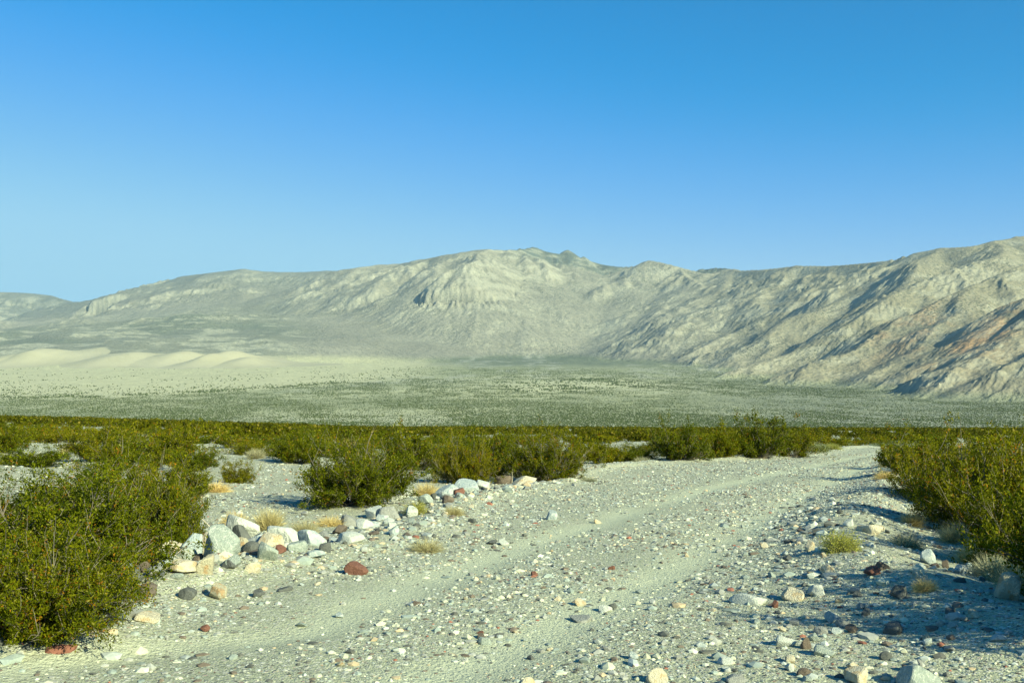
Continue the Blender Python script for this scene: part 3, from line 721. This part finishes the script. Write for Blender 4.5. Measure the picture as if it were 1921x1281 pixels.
# ------------------------------------------------------------------ dry grass, small shrubs, sticks
def make_tuft(seed, n, L, curl=.5, w=.004, pal=None, up=.5):
    r = np.random.default_rng(seed); az = r.random(n) * 6.283; t = np.arccos(r.random(n) ** up) ; l = L * r.uniform(.55, 1.1, n)
    d = np.stack([np.sin(t) * np.cos(az), np.sin(t) * np.sin(az), np.cos(t)], -1)
    p = np.stack([np.cos(az), np.sin(az), 0 * az], -1) * (L * .22 * r.random(n))[:, None]
    side = np.cross(d, r.normal(size=(n, 3))); side /= np.linalg.norm(side, axis=1)[:, None]
    pts = [p]; dd = d.copy()
    for k in range(4):
        dd = dd + r.normal(size=(n, 3)) * curl * .45 + np.array([0, 0, .02]); dd /= np.linalg.norm(dd, axis=1)[:, None]
        q = pts[-1] + dd * (l / 4)[:, None]; q[:, 2] = np.maximum(q[:, 2], .01); pts.append(q)
    ws = [1, .9, .7, .5, .15]; Vv_ = np.stack([np.stack([pts[k] - side * w * ws[k], pts[k] + side * w * ws[k]], 1) for k in range(5)], 1)  # n,5,2,3
    b0 = (np.arange(n) * 10)[:, None, None]; i = np.array([[2*k, 2*k+1, 2*k+3, 2*k+2] for k in range(4)])[None]
    c = np.array(pal or [C3(.50,.45,.27), C3(.62,.56,.36), C3(.40,.36,.22)]); cc = c[r.integers(0, len(c), n)] * r.uniform(.8, 1.2, (n, 1))
    return Vv_.reshape(-1, 3), (b0 + i).reshape(-1, 4), np.repeat(cc, 4, 0), pts[-1]
tuft_m = []
for i in range(4):
    v, f, c, _ = make_tuft(400 + i, 1100, 1.0, [.5, .8, .6, 1.0][i], .011, up=[.6, .9, .8, 1.1][i]); tuft_m.append(mesh_np('dry_grass', v, f, fcol=c, mats=[M['straw']]))
def small_shrub(seed, leafc, n=700, nl=7000, ls=.05):
    r = np.random.default_rng(seed); v, f, c, tips = make_tuft(seed, n, .95, .5, .009, [C3(.36,.34,.20), C3(.28,.27,.15)], up=.8)
    i = r.integers(0, n, nl); Pc = tips[i] * r.uniform(.6, 1.05, (nl, 1)) + r.normal(size=(nl, 3)) * .03; Pc[:, 2] = np.abs(Pc[:, 2]) + .01
    lv, lf = leaves(Pc, ls, r); lc = np.array(leafc)[r.integers(0, len(leafc), nl)] * r.uniform(.75, 1.25, (nl, 1))
    return mesh_np('foliage', lv, lf, fcol=lc, mats=[M['straw']]), mesh_np('branches', v, f, fcol=c, mats=[M['straw']])
yshrub = small_shrub(451, [C3(.34,.36,.08), C3(.44,.44,.13), C3(.27,.31,.06)])
sshrub = small_shrub(452, [C3(.27,.33,.20), C3(.36,.41,.27), C3(.22,.28,.17)])
for px, py, r, h, ms, nm, lab in [
    (1578, 1068, .24, .27, yshrub, 'yellow_shrub', 'small bright yellow green shrub alone among stones on the right roadside'),
    (780, 972, .24, .28, yshrub, 'yellow_shrub', 'yellow green tufted shrub on the stone berm left of the road'),
    (1532, 852, .75, .5, sshrub, 'sage_shrub', 'pale grey green sage shrub at the far road edge, left of its two neighbours'),
    (1562, 846, .6, .45, yshrub, 'yellow_shrub', 'yellowish low shrub between two sage shrubs at the far road edge'),
    (1588, 840, .8, .45, sshrub, 'sage_shrub', 'pale sage shrub at the far road edge, right of its two neighbours'),
    (1160, 862, .5, .35, sshrub, 'sage_shrub', 'small grey sage shrub at the left road edge beside the broad creosote bush'),
    (1660, 838, 1.2, .3, sshrub, 'sage_shrub', 'flat green shrub where the road disappears behind the right thicket'),
    (1900, 1112, .33, .30, sshrub, 'sage_shrub', 'grey green shrub growing over the shadowed boulder on the right bank')]:
    place_bush(nm, ms, px, py, r, h, random.uniform(0, 6), lab, cat='shrub')
TG = [
 (1700, 1040, .26, .22, 3, 'dry tuft among shaded rubble in the middle of the right bank'),
 (1712, 1000, .22, .24, 0, 'upright dry tuft on the right bank under the olive bush'),
 (1830, 1060, .28, .26, 2, 'dry brush at the foot of the right bushes left of the bare stems'),
 (1905, 1130, .22, .26, 1, 'pale dry brush hanging over the pitted boulder at the right edge'),
 (620, 985, .30, .20, 3, 'flat dry grass on the berm left of the dark shaded bush'),
 (800, 1033, .26, .20, 1, 'round straw coloured dry tuft beside the left wheel track'),
 (505, 990, .30, .36, 0, 'tall pale dry grass tuft behind the largest white boulder'),
 (570, 1000, .27, .24, 2, 'straw grass tuft right of the tall tuft behind the white boulder'),
 (440, 985, .25, .26, 1, 'dry grass tuft at the tip of the leaning green branch'),
 (800, 928, .36, .34, 1, 'dry grass tuft between the dark shaded bush and rounded bush'),
 (850, 975, .22, .18, 2, 'faint dry grass patch right of the yellow tufted shrub'),
 (1665, 888, .36, .30, 1, 'round straw tuft at the edge of the road bend on the right'),
 (1660, 915, .34, .26, 3, 'dry grass tuft on the right bank below the round straw tuft'),
 (1755, 985, .26, .27, 0, 'dry tuft under the twiggy olive bush on the right bank'),
 (1790, 1020, .26, .30, 2, 'pale dry tuft against the foot of the tall olive brown bush'),
 (1865, 1095, .26, .28, 0, 'dry grass tuft left of the shadowed boulder on the right bank'),
 (1735, 1148, .14, .13, 3, 'small dark dry tuft lying in the deep shadow on the right'),
 (935, 890, .30, .30, 1, 'dry grass between the rounded and broad roadside bushes'),
 (1205, 868, .5, .35, 1, 'straw coloured grass at the left road edge under the yellowish bush'),
 (1360, 862, .5, .3, 2, 'dry grass along the road edge under the tallest far bush'),
 (405, 920, .4, .3, 3, 'dry grass patch on the gravel left of the small yellow green bush'),
 (480, 862, .5, .45, 0, 'pale dry grass beside the small gravel clearing'),
 (255, 1062, .2, .2, 3, 'twiggy dry tuft under the leaning green branch above boulders'),
 (1105, 905, .28, .14, 2, 'low dry tuft at the right foot of the broad creosote bush'),
 (655, 835, .6, .5, 0, 'pale dry grass seen between bushes behind the dark shaded bush'),
 (130, 850, .5, .4, 1, 'dry grass on the bare gravel patch at the far left'),
]
for px, py, r, h, k, lab in TG:
    X, Y = at(px, py); tag(obj('dry_grass_tuft', tuft_m[k], loc=(X, Y, gz(X, Y) - .01), rot=(0, 0, random.uniform(0, 6)), sc=(r, r, h)), lab, 'dry grass')
# bleached sticks and dead stems
def stick(px, py, ends, r0, label, nm='dead_branch'):
    X, Y = at(px, py); z = gz(X, Y); r = np.random.default_rng(int(px)); pr = []
    for (dx, dy, dz_, l) in ends:
        d = np.array([dx, dy, dz_], float); d /= np.linalg.norm(d); P = branch((0, 0, 0), d, l, 8, r, .1, .10); pr.append(tube(P, r0, r0 * .3, 5))
        for j in range(3):
            i = r.integers(2, 7); q = d + r.normal(size=3) * .5; q /= np.linalg.norm(q); pr.append(tube(branch(P[i], q, l * .3, 4, r, .1, .15), r0 * .45, r0 * .15, 4))
    v, f = join(pr); tag(obj(nm, mesh_np(nm, v, f, smooth=True, mats=[M['dead']]), loc=(X, Y, z)), label, 'branch')
stick(265, 875, [(.28, 0, .9, .75), (.12, .1, .75, .4)], .018, 'bleached dead branch leaning upright from the scrub on the left')
stick(1890, 1060, [(-.7, -.2, .62, .72), (-.55, -.3, .85, .7), (-.3, -.2, .9, .7), (-.8, .1, .35, .7)], .010, 'fan of pale bare stems on the right bank above the boulder')
stick(265, 1085, [(.7, .2, .2, .55), (.9, -.1, .35, .5), (.6, -.2, .12, .45)], .008, 'bundle of grey dead twigs lying at the foot of the left bushes')
stick(960, 905, [(.2, 0, .9, .4)], .008, 'thin dead stem beside the broad roadside bush')
stick(410, 1000, [(-.5, -.2, .7, .55), (.3, -.2, .8, .5)], .009, 'pale bare stems poking from the left green bush')

# ------------------------------------------------------------------ rocks
import bmesh
def rock_mesh(seed, sub=3, cuts=9, flat=.75, name='rock'):
    r = random.Random(seed); bm = bmesh.new(); bmesh.ops.create_icosphere(bm, subdivisions=sub, radius=1.0)
    co = np.array([v.co[:] for v in bm.verts])
    for k in range(cuts):
        n = np.array([r.gauss(0, 1), r.gauss(0, 1), r.gauss(0, .8)]); n /= np.linalg.norm(n); d = r.uniform(.47, .82)
        s = co @ n - d; s = np.maximum(s, 0); co = co - s[:, None] * n * .93
    nn = fbm(co[:, 0] * 1.8 + seed, co[:, 1] * 1.8 + co[:, 2] * 1.3, 4, seed) - .5
    co = co * (1 + .12 * nn[:, None]); co[:, 2] *= flat
    mx = np.abs(co[:, :2]).max(); co /= mx
    for v, c in zip(bm.verts, co): v.co = c
    me = bpy.data.meshes.new(name); bm.to_mesh(me); bm.free()
    for p in me.polygons: p.use_smooth = True
    me.materials.append(STONE['grey']); return me
rocks_m = [rock_mesh(500 + i, 4, 7 + i % 7, (.9, .7, .55, .8)[i % 4]) for i in range(14)]
def put_rock(px, py, wpx, hpx, colour, label, group=None, name='boulder', cat='boulder', shape=None, dxy=None, rz=None):
    """px, py: middle of its foot; wpx, hpx: its width and height in the photograph"""
    X, Y = at(px, py) if dxy is None else dxy
    W = wpx / F * Y / 2 * (1.25 if px < 720 and py > 960 else 1.12); Hh = hpx / F * Y
    k = shape if shape is not None else random.randrange(14)
    me = rocks_m[k]; o = obj(name, me, loc=(X, Y + W * .5, 0), rot=(random.uniform(-.15, .15), random.uniform(-.15, .15), rz if rz is not None else random.uniform(0, 6.3)))
    mz = max(v.co.z for v in me.vertices) if k not in _mz else _mz[k]; _mz[k] = mz
    sz = Hh / (mz * 1.55); sz = max(sz, W * .5)
    o.scale = (W, W * random.uniform(.8, 1.05), sz); o.location.z = gz(X, Y + W * .5) + Hh - mz * sz
    o.material_slots[0].link = 'OBJECT'; o.material_slots[0].material = STONE[colour]
    tag(o, label, cat, group); return o
_mz = {}
BO = [
 (392, 1050, 52, 46, 'cream', 'cream boulder wedged behind the big veined one in the pile'),
 (300, 1070, 40, 34, 'grey', 'grey rock at the left end of the boulder pile under twigs'),
 (430, 1094, 34, 24, 'grey-green', 'green grey rock touching the foot of the big veined boulder'),
 (470, 1092, 30, 20, 'cream', 'cream rock at the front of the pile below the orange stained one'),
 (505, 1050, 40, 34, 'cream', 'cream rock between the rounded pale boulder and wide white one'),
 (555, 1056, 42, 20, 'grey-green', 'low grey green rock below the blue grey slab'),
 (560, 1022, 34, 24, 'dark grey', 'dark rock squeezed behind the blue grey slab boulder'),
 (470, 1066, 30, 26, 'dark grey', 'dark grey rock in the middle of the pile between pale ones'),
 (605, 1018, 38, 22, 'grey', 'grey rock right of the pile beside the straw grass'),
 (240, 1108, 30, 22, 'pale blue-grey', 'pale rock at the left end of the low row near the bottom left bush'),
 (320, 1092, 40, 26, 'white', 'white rock above the long cream slab'),
 (680, 992, 34, 18, 'white', 'white rock midway along the stone berm below the dark shaded bush'),
 (655, 985, 30, 20, 'grey', 'grey stone left of the white one midway along the stone berm'),
 (795, 955, 30, 20, 'grey-green', 'grey green rock behind the yellow green tufted shrub'),
 (905, 915, 34, 20, 'white', 'white rock right of the long pale grey boulder on the berm'),
 (860, 945, 30, 16, 'reddish-brown', 'reddish rock right of the square pale grey boulder'),
 (448, 1020, 66, 58, 'white', 'largest white boulder, tallest of the pile below the dry grass tuft'),
 (452, 1036, 38, 50, 'dark grey', 'dark grey green pointed rock leaning on the largest white boulder'),
 (527, 1026, 78, 40, 'white', 'wide white boulder right of the dark pointed rock'),
 (487, 1046, 58, 34, 'pale blue-grey', 'rounded pale grey boulder in front of the wide white one'),
 (580, 1040, 60, 30, 'pale blue-grey', 'blue grey slab boulder right of the wide white boulder'),
 (412, 1078, 62, 62, 'grey-green', 'big veined grey green boulder in the middle of the pile'),
 (360, 1058, 44, 50, 'pale blue-grey', 'white and blue grey boulder left of the big veined one'),
 (322, 1060, 50, 40, 'cream', 'cream green boulder at the foot of the dead twigs'),
 (342, 1074, 42, 34, 'grey-green', 'round grey green boulder in front of the cream green one'),
 (450, 1064, 34, 34, 'tan and orange', 'cream rock with orange stains between the grey boulders'),
 (498, 1078, 40, 32, 'grey-green', 'pale grey rock below the rounded pale boulder'),
 (371, 1075, 20, 18, 'brown', 'small dark brown stone in front of the boulder pile'),
 (280, 1078, 34, 14, 'brown', 'flat brown rock beside the dead twigs'),
 (525, 1062, 18, 16, 'reddish-brown', 'small red brown stone at the right end of the boulder pile'),
 (608, 1050, 26, 18, 'dark grey', 'dark pointed stone right of the blue grey slab'),
 (655, 1033, 48, 20, 'white', 'flat white boulder on the sand right of the pile'),
 (666, 1080, 38, 24, 'reddish-brown', 'angular red brown rock alone on the road sand'),
 (382, 1108, 38, 36, 'tan and orange', 'upright tan rock with orange streaks at the road edge'),
 (340, 1112, 50, 22, 'cream', 'long cream slab lying at the foot of the boulder pile'),
 (262, 1095, 40, 24, 'white', 'white rock above the two round brown stones'),
 (270, 1110, 26, 22, 'brown', 'round brown stone resting on white rock near the bottom left bush'),
 (278, 1136, 22, 20, 'brown', 'round brown stone lowest in the left row of rocks'),
 (245, 1130, 30, 34, 'dark grey', 'blue grey rock half behind the bottom left bush'),
 (300, 1100, 34, 28, 'pale blue-grey', 'pale grey rock between the cream slab and white rock'),
 (402, 1130, 40, 28, 'tan and orange', 'flat triangular tan rock with red streaks on the sand'),
 (350, 1136, 30, 20, 'dark grey', 'dark grey triangular stone on the sand'),
 (482, 1122, 22, 14, 'dark grey', 'small black pointed stone on the open sand'),
 (532, 1112, 32, 7, 'dark grey', 'thin dark sliver of stone on the open sand'),
 (275, 1186, 44, 16, 'cream', 'flat cream orange slab beside the bottom left bush'),
 (383, 1188, 18, 12, 'reddish-brown', 'small maroon stone alone on the bottom left sand'),
 (635, 1002, 28, 18, 'brown', 'tan brown rock beside the dry grass on the berm'),
 (700, 968, 30, 24, 'white', 'white rock near the trunk of the dark shaded bush'),
 (745, 940, 40, 18, 'white', 'white flat rock at the right foot of the dark shaded bush'),
 (728, 975, 46, 24, 'grey', 'grey rock low on the stone berm beside the yellow shrub'),
 (770, 975, 26, 20, 'white', 'white stone below the yellow green tufted shrub'),
 (838, 938, 44, 26, 'pale blue-grey', 'square pale grey boulder right of the yellow tufted shrub'),
 (875, 918, 56, 22, 'pale blue-grey', 'long pale grey boulder under the rounded creosote bush'),
 (838, 956, 26, 14, 'brown', 'brown stone in front of the square pale boulder'),
 (815, 942, 16, 14, 'dark grey', 'dark stone at the left of the square pale boulder'),
 (945, 905, 40, 18, 'brown', 'brown grey rock at the foot of the broad creosote bush'),
 (985, 912, 50, 16, 'cream', 'cream slab under the left side of the broad creosote bush'),
 (1613, 1280, 48, 30, 'cream', 'cream pointed boulder at the bottom edge right of the road'),
 (1735, 1290, 84, 42, 'grey-green', 'big blue green boulder cut by the bottom edge'),
 (1237, 1281, 44, 27, 'cream', 'rounded cream boulder at the bottom edge in the middle of the road'),
 (987, 1285, 30, 20, 'cream', 'cream cobble at the bottom edge left of the rounded cream boulder'),
 (1900, 1165, 58, 52, 'tan and orange', 'large brown pitted boulder in shadow at the right edge'),
 (1746, 1086, 28, 28, 'pale blue-grey', 'upright pale grey stone standing in shade on the right bank'),
 (1638, 1030, 44, 20, 'cream', 'flat pale slab right of the yellow green shrub'),
 (1595, 1022, 22, 14, 'white', 'white cobble behind the yellow green shrub'),
 (1522, 1056, 20, 20, 'cream', 'cream upright stone left of the yellow green shrub'),
 (1408, 1132, 74, 20, 'white', 'long white slab on the right half of the road'),
 (1490, 1130, 46, 20, 'cream', 'cream rock with yellow stain right of the long white slab'),
 (1533, 1128, 28, 20, 'white', 'white rock right of the yellow stained one'),
 (1456, 1140, 14, 14, 'reddish-brown', 'small red brown stone right of the long white slab'),
 (1478, 1210, 40, 18, 'white', 'white angular rock on the lower right of the road'),
 (1515, 1214, 22, 22, 'brown', 'brown wedge stone touching the white angular rock'),
 (1550, 1228, 40, 18, 'grey-green', 'green grey cobble right of the brown wedge stone'),
 (1362, 1246, 30, 12, 'white', 'small white flat stone low on the road'),
 (1485, 1258, 22, 14, 'white', 'white cobble beside grey stones at the bottom right'),
 (1510, 1270, 26, 16, 'brown', 'brown cobble left of the cream pointed boulder'),
 (1387, 1280, 44, 10, 'grey', 'flat grey stone at the bottom edge'),
 (1690, 1150, 34, 22, 'dark grey', 'dark boulder lying in the shadow on the right'),
 (1810, 1092, 22, 14, 'white', 'white stone in the cluster beyond the shadow on the right bank'),
 (1800, 1110, 24, 18, 'pale blue-grey', 'pale stone below the white one beside the right shadow'),
 (1775, 1086, 14, 16, 'brown', 'small brown upright stone beside the upright pale grey stone'),
 (1720, 1128, 16, 16, 'cream', 'small cream upright stone between the two right shadows'),
 (1660, 1108, 26, 14, 'brown', 'brown grey cobble on the sand above the right shadow'),
 (1555, 1104, 26, 18, 'cream', 'pale green cream cobble left of the brown one'),
 (1585, 1178, 30, 14, 'grey', 'grey flat cobble at the lower edge of the right shadow'),
 (1600, 1188, 24, 14, 'brown', 'brown cobble at the lower edge of the right shadow'),
 (1565, 1170, 30, 20, 'pale blue-grey', 'pale grey cobble above the brown one at the shadow edge'),
 (1088, 1132, 24, 12, 'cream', 'pale cream cobble in the middle of the road'),
 (1135, 1142, 34, 12, 'white', 'white flat cobble in the middle of the road'),
 (1090, 1160, 46, 10, 'grey', 'flat grey stone below the white cobble in mid road'),
 (775, 1132, 28, 8, 'white', 'flat white stone left of the road middle'),
 (1035, 975, 20, 18, 'pale blue-grey', 'upright blue grey stone on the left half of the road'),
 (945, 1018, 22, 12, 'white', 'white stone near the round straw tuft'),
 (922, 1018, 24, 8, 'dark grey', 'dark flat stone beside a white one near the straw tuft'),
 (887, 985, 18, 9, 'dark grey', 'dark stone near the faint dry grass patch'),
 (738, 1018, 22, 20, 'pale blue-grey', 'pale blue stone left of the round straw tuft'),
 (735, 1002, 22, 10, 'white', 'white flat stone above the pale blue one by the straw tuft'),
 (684, 1042, 12, 10, 'white', 'small bright white stone below the flat white boulder'),
 (1120, 978, 18, 8, 'cream', 'small pale stone in the middle of the far road'),
 (1002, 1078, 14, 8, 'reddish-brown', 'small pinkish stone on the left wheel track'),
 (1148, 1066, 16, 7, 'reddish-brown', 'red brown pebble in the middle between wheel tracks'),
]
for px, py, w, h, c, lab in BO:
    Yp = at(px, py)[1]; big = w / F * Yp > .13
    put_rock(px, py, w, h, c, lab, name='boulder' if big else 'stone', cat='boulder' if big else 'stone')
print('boulders', time.time() - T0)
# cobbles scattered along both banks and over the road
pal = ['white', 'cream', 'grey-green', 'pale blue-grey', 'dark grey', 'brown', 'reddish-brown', 'tan and orange', 'grey']
pw = [3.4, 4, 5.5, 5.5, 3, 2, .5, 1.6, 5]
rr = random.Random(21); cnt = 0
while cnt < 315:
    zone = rr.random(); 
    if cnt < 105:
        t = rr.random(); px, py = 225 + 760 * t + rr.gauss(0, 18), 1128 - 110 * min(t * 2, 1) - 108 * max(t * 2 - 1, 0) + rr.gauss(0, 15); where = 'wedged among the left roadside boulders'
    elif zone < .46: px, py = rr.uniform(1380, 1900), rr.uniform(960, 1281); where = 'on the right roadside bank'
    elif zone < .66: px, py = rr.uniform(620, 1000), rr.uniform(915, 1060); where = 'on the left roadside berm'
    elif zone < .80: px, py = rr.uniform(330, 620), rr.uniform(905, 965); where = 'on the ground behind the left boulder pile'
    else: px, py = rr.uniform(500, 1400), rr.uniform(1000, 1275); where = 'in the gravel of the road'
    X, Y = at(px, py)
    if 'bank' in where and px < 1480 + (1281 - py) * .1 and rr.random() < .6: continue
    if 'berm' in where and in_road(np.array([X]), np.array([Y]), -.5)[0]: continue
    c = rr.choices(pal, pw)[0]; s = rr.uniform(.05, .10) * (1.5 if 'wedged' in where else 1) * (1.4 if rr.random() < .12 else 1) * (.75 if 'road' in where and 'side' not in where else 1)
    wpx = s * F / Y; cnt += 1
    random.seed(cnt)
    put_rock(px, py, wpx, wpx * rr.uniform(.35, .65), c, '%s cobble lying loose %s' % (c, where), group='%s cobbles %s' % (c, where), name='cobble', cat='stone')
# gravel: small stones nobody could count
r = np.random.default_rng(33)
bm = bmesh.new(); bmesh.ops.create_icosphere(bm, subdivisions=1, radius=1.0); iv = np.array([v.co[:] for v in bm.verts]); ifc = np.array([[v.index for v in f.verts] for f in bm.faces]); bm.free()
GP = np.array([(.58,.60,.48), (.52,.53,.39), (.29,.34,.30), (.42,.46,.42), (.12,.125,.11), (.17,.14,.11), (.30,.13,.09), (.52,.42,.27), (.33,.34,.30)]); GW = np.array([2.6, 5, 6, 5, 4.6, 3.2, .5, 1.4, 8]); GW = GW / GW.sum()
Xs, Ys, Ss = [], [], []
for (s0, s1, ymax, den) in ((.005, .011, 13, 230), (.011, .02, 28, 110), (.02, .035, 60, 34), (.035, .055, 100, 5), (.045, .10, 45, 22)):
    ar = .5 * 1.16 * (ymax ** 2 - 4.5 ** 2); n = int(ar * den)
    Y = np.sqrt(r.random(n) * (ymax ** 2 - 4.5 ** 2) + 4.5 ** 2); X = r.uniform(-.58, .58, n) * Y
    rd = in_road(X, Y); tk = track(X, Y)
    d = np.where(rd, .95 - .82 * tk, .5) * (.25 + 1.5 * sstep(.35, .66, fbm(X * .7, Y * .45, 3, 161)))
    tR = X - redge(Y); d = d * (1 + 3.0 * np.exp(-((tR + .2) / 1.3) ** 2)); tL = X - ledge(Y); d = d * (1 + 2.2 * np.exp(-(tL / .7) ** 2))
    d = np.where((Y < 9.5) & (X < -1.2), d * .3, d)
    if s1 == .10: d = np.exp(-((tL + .3) / .55) ** 2) * .8 * (Y < 26) + np.exp(-((tR - .1) / .9) ** 2) * .35 * (Y < 22); d = d * sstep(.3, .6, fbm(X * 1.1, Y * .8, 3, 163))
    k = r.random(n) < d * .85
    Xs.append(X[k]); Ys.append(Y[k]); Ss.append(s0 + (s1 - s0) * r.random(k.sum()) ** 1.8)
X, Y, S = map(np.concatenate, (Xs, Ys, Ss)); n = len(X)
q = iv[None] * (1 + r.uniform(-.28, .28, (n, len(iv), 1))) ; th = r.random(n) * 6.283
sx = S * r.uniform(.8, 1.5, n); sy = S * r.uniform(.7, 1.1, n); sz = S * r.uniform(.35, .8, n)
q = q * np.stack([sx, sy, sz], -1)[:, None, :]
cs, sn = np.cos(th)[:, None], np.sin(th)[:, None]
q = np.stack([q[..., 0] * cs - q[..., 1] * sn + X[:, None], q[..., 0] * sn + q[..., 1] * cs + Y[:, None], q[..., 2] + (ground_z(X, Y) + sz * .1)[:, None]], -1)
cc = GP[r.choice(len(GP), n, p=GW)] * r.uniform(.8, 1.2, (n, 1))
tag(obj('gravel', mesh_np('gravel', q.reshape(-1, 3), ((np.arange(n) * len(iv))[:, None, None] + ifc[None]).reshape(-1, 3), col=np.repeat(cc, len(iv), 0), mats=[M['gravel']])), 'loose small stones of many colours strewn over road and ground', 'gravel', kind='stuff')
print('gravel', n, time.time() - T0)

# ------------------------------------------------------------------ light, sky, air, camera
EL = math.radians(28); az = (0.74, -0.673)
sd = Vector((az[0] * math.cos(EL), az[1] * math.cos(EL), math.sin(EL)))
L = bpy.data.lights.new('sun', 'SUN'); L.energy = 5.0; L.angle = math.radians(.5); L.color = (.97, .965, .64)
lo = bpy.data.objects.new('sun', L); COL.objects.link(lo); lo.rotation_euler = (-sd).to_track_quat('-Z', 'Y').to_euler()
w = bpy.data.worlds.new('World'); SC.world = w; w.use_nodes = True; nt = w.node_tree
sky = nt.nodes.new('ShaderNodeTexSky'); sky.sky_type = 'NISHITA'; sky.sun_disc = False; sky.sun_elevation = EL; sky.sun_rotation = math.atan2(az[0], az[1])
sky.air_density = 1.0; sky.dust_density = 0.3; sky.ozone_density = 3.0; sky.altitude = 600
bg = nt.nodes['Background']; bg.inputs[1].default_value = 0.082
sp_ = nt.nodes.new('ShaderNodeSeparateColor'); cb_ = nt.nodes.new('ShaderNodeCombineColor'); nt.links.new(sky.outputs[0], sp_.inputs[0])
def soft(v, lim, d, op='SMOOTH_MIN'):
    n = nt.nodes.new('ShaderNodeMath'); n.operation = op; nt.links.new(v, n.inputs[0]); n.inputs[1].default_value = lim; n.inputs[2].default_value = d
    return n.outputs[0]
rr_ = soft(math_(nt, 'MULTIPLY', math_(nt, 'SUBTRACT', sp_.outputs[0], 1.52), 1.1), .0, .35, 'SMOOTH_MAX')
nt.links.new(soft(rr_, 2.3, 1.2), cb_.inputs[0])
nt.links.new(soft(math_(nt, 'MULTIPLY', sp_.outputs[1], .79), 4.5, 1.2), cb_.inputs[1])
nt.links.new(soft(math_(nt, 'MULTIPLY', sp_.outputs[2], 1.14), 6.2, 1.6), cb_.inputs[2])
nt.links.new(cb_.outputs[0], bg.inputs[0])

cam = bpy.data.cameras.new('camera'); co = bpy.data.objects.new('camera', cam); COL.objects.link(co)
co.location = (0, 0, 0); co.rotation_euler = (math.pi / 2, 0, 0); cam.sensor_width = 36; cam.lens = 36 * F / 1921.0
cam.shift_y = (HY - 640.5) / 1921.0; cam.clip_start = .1; cam.clip_end = 60000
SC.camera = co
HAZE = 2.2e-5
if HAZE:
    hz_b = -140.0; hz_t = 1750.0
    bm = bmesh.new(); bmesh.ops.create_cube(bm, size=1.0); me = bpy.data.meshes.new('haze')
    for v_ in bm.verts: v_.co = (v_.co.x * 30000, v_.co.y * 19000 + 8900, (v_.co.z + .5) * (hz_t - hz_b) + hz_b)
    bm.to_mesh(me); bm.free()
    m = bpy.data.materials.new('air'); m.use_nodes = True; nt = m.node_tree; nt.nodes.remove(nt.nodes['Principled BSDF'])
    pv = nt.nodes.new('ShaderNodeVolumePrincipled'); pv.inputs['Color'].default_value = (.56, .82, .97, 1); pv.inputs['Density'].default_value = HAZE; pv.inputs['Anisotropy'].default_value = 0.0
    nt.links.new(pv.outputs[0], nt.nodes['Material Output'].inputs['Volume']); me.materials.append(m)
    tag(obj('haze', me), kind='stuff')
SC.view_settings.view_transform = 'Standard'; SC.view_settings.look = 'None'; SC.view_settings.gamma = 1; SC.view_settings.exposure = 0.85
SC.render.engine = 'CYCLES'
print('done', time.time() - T0)
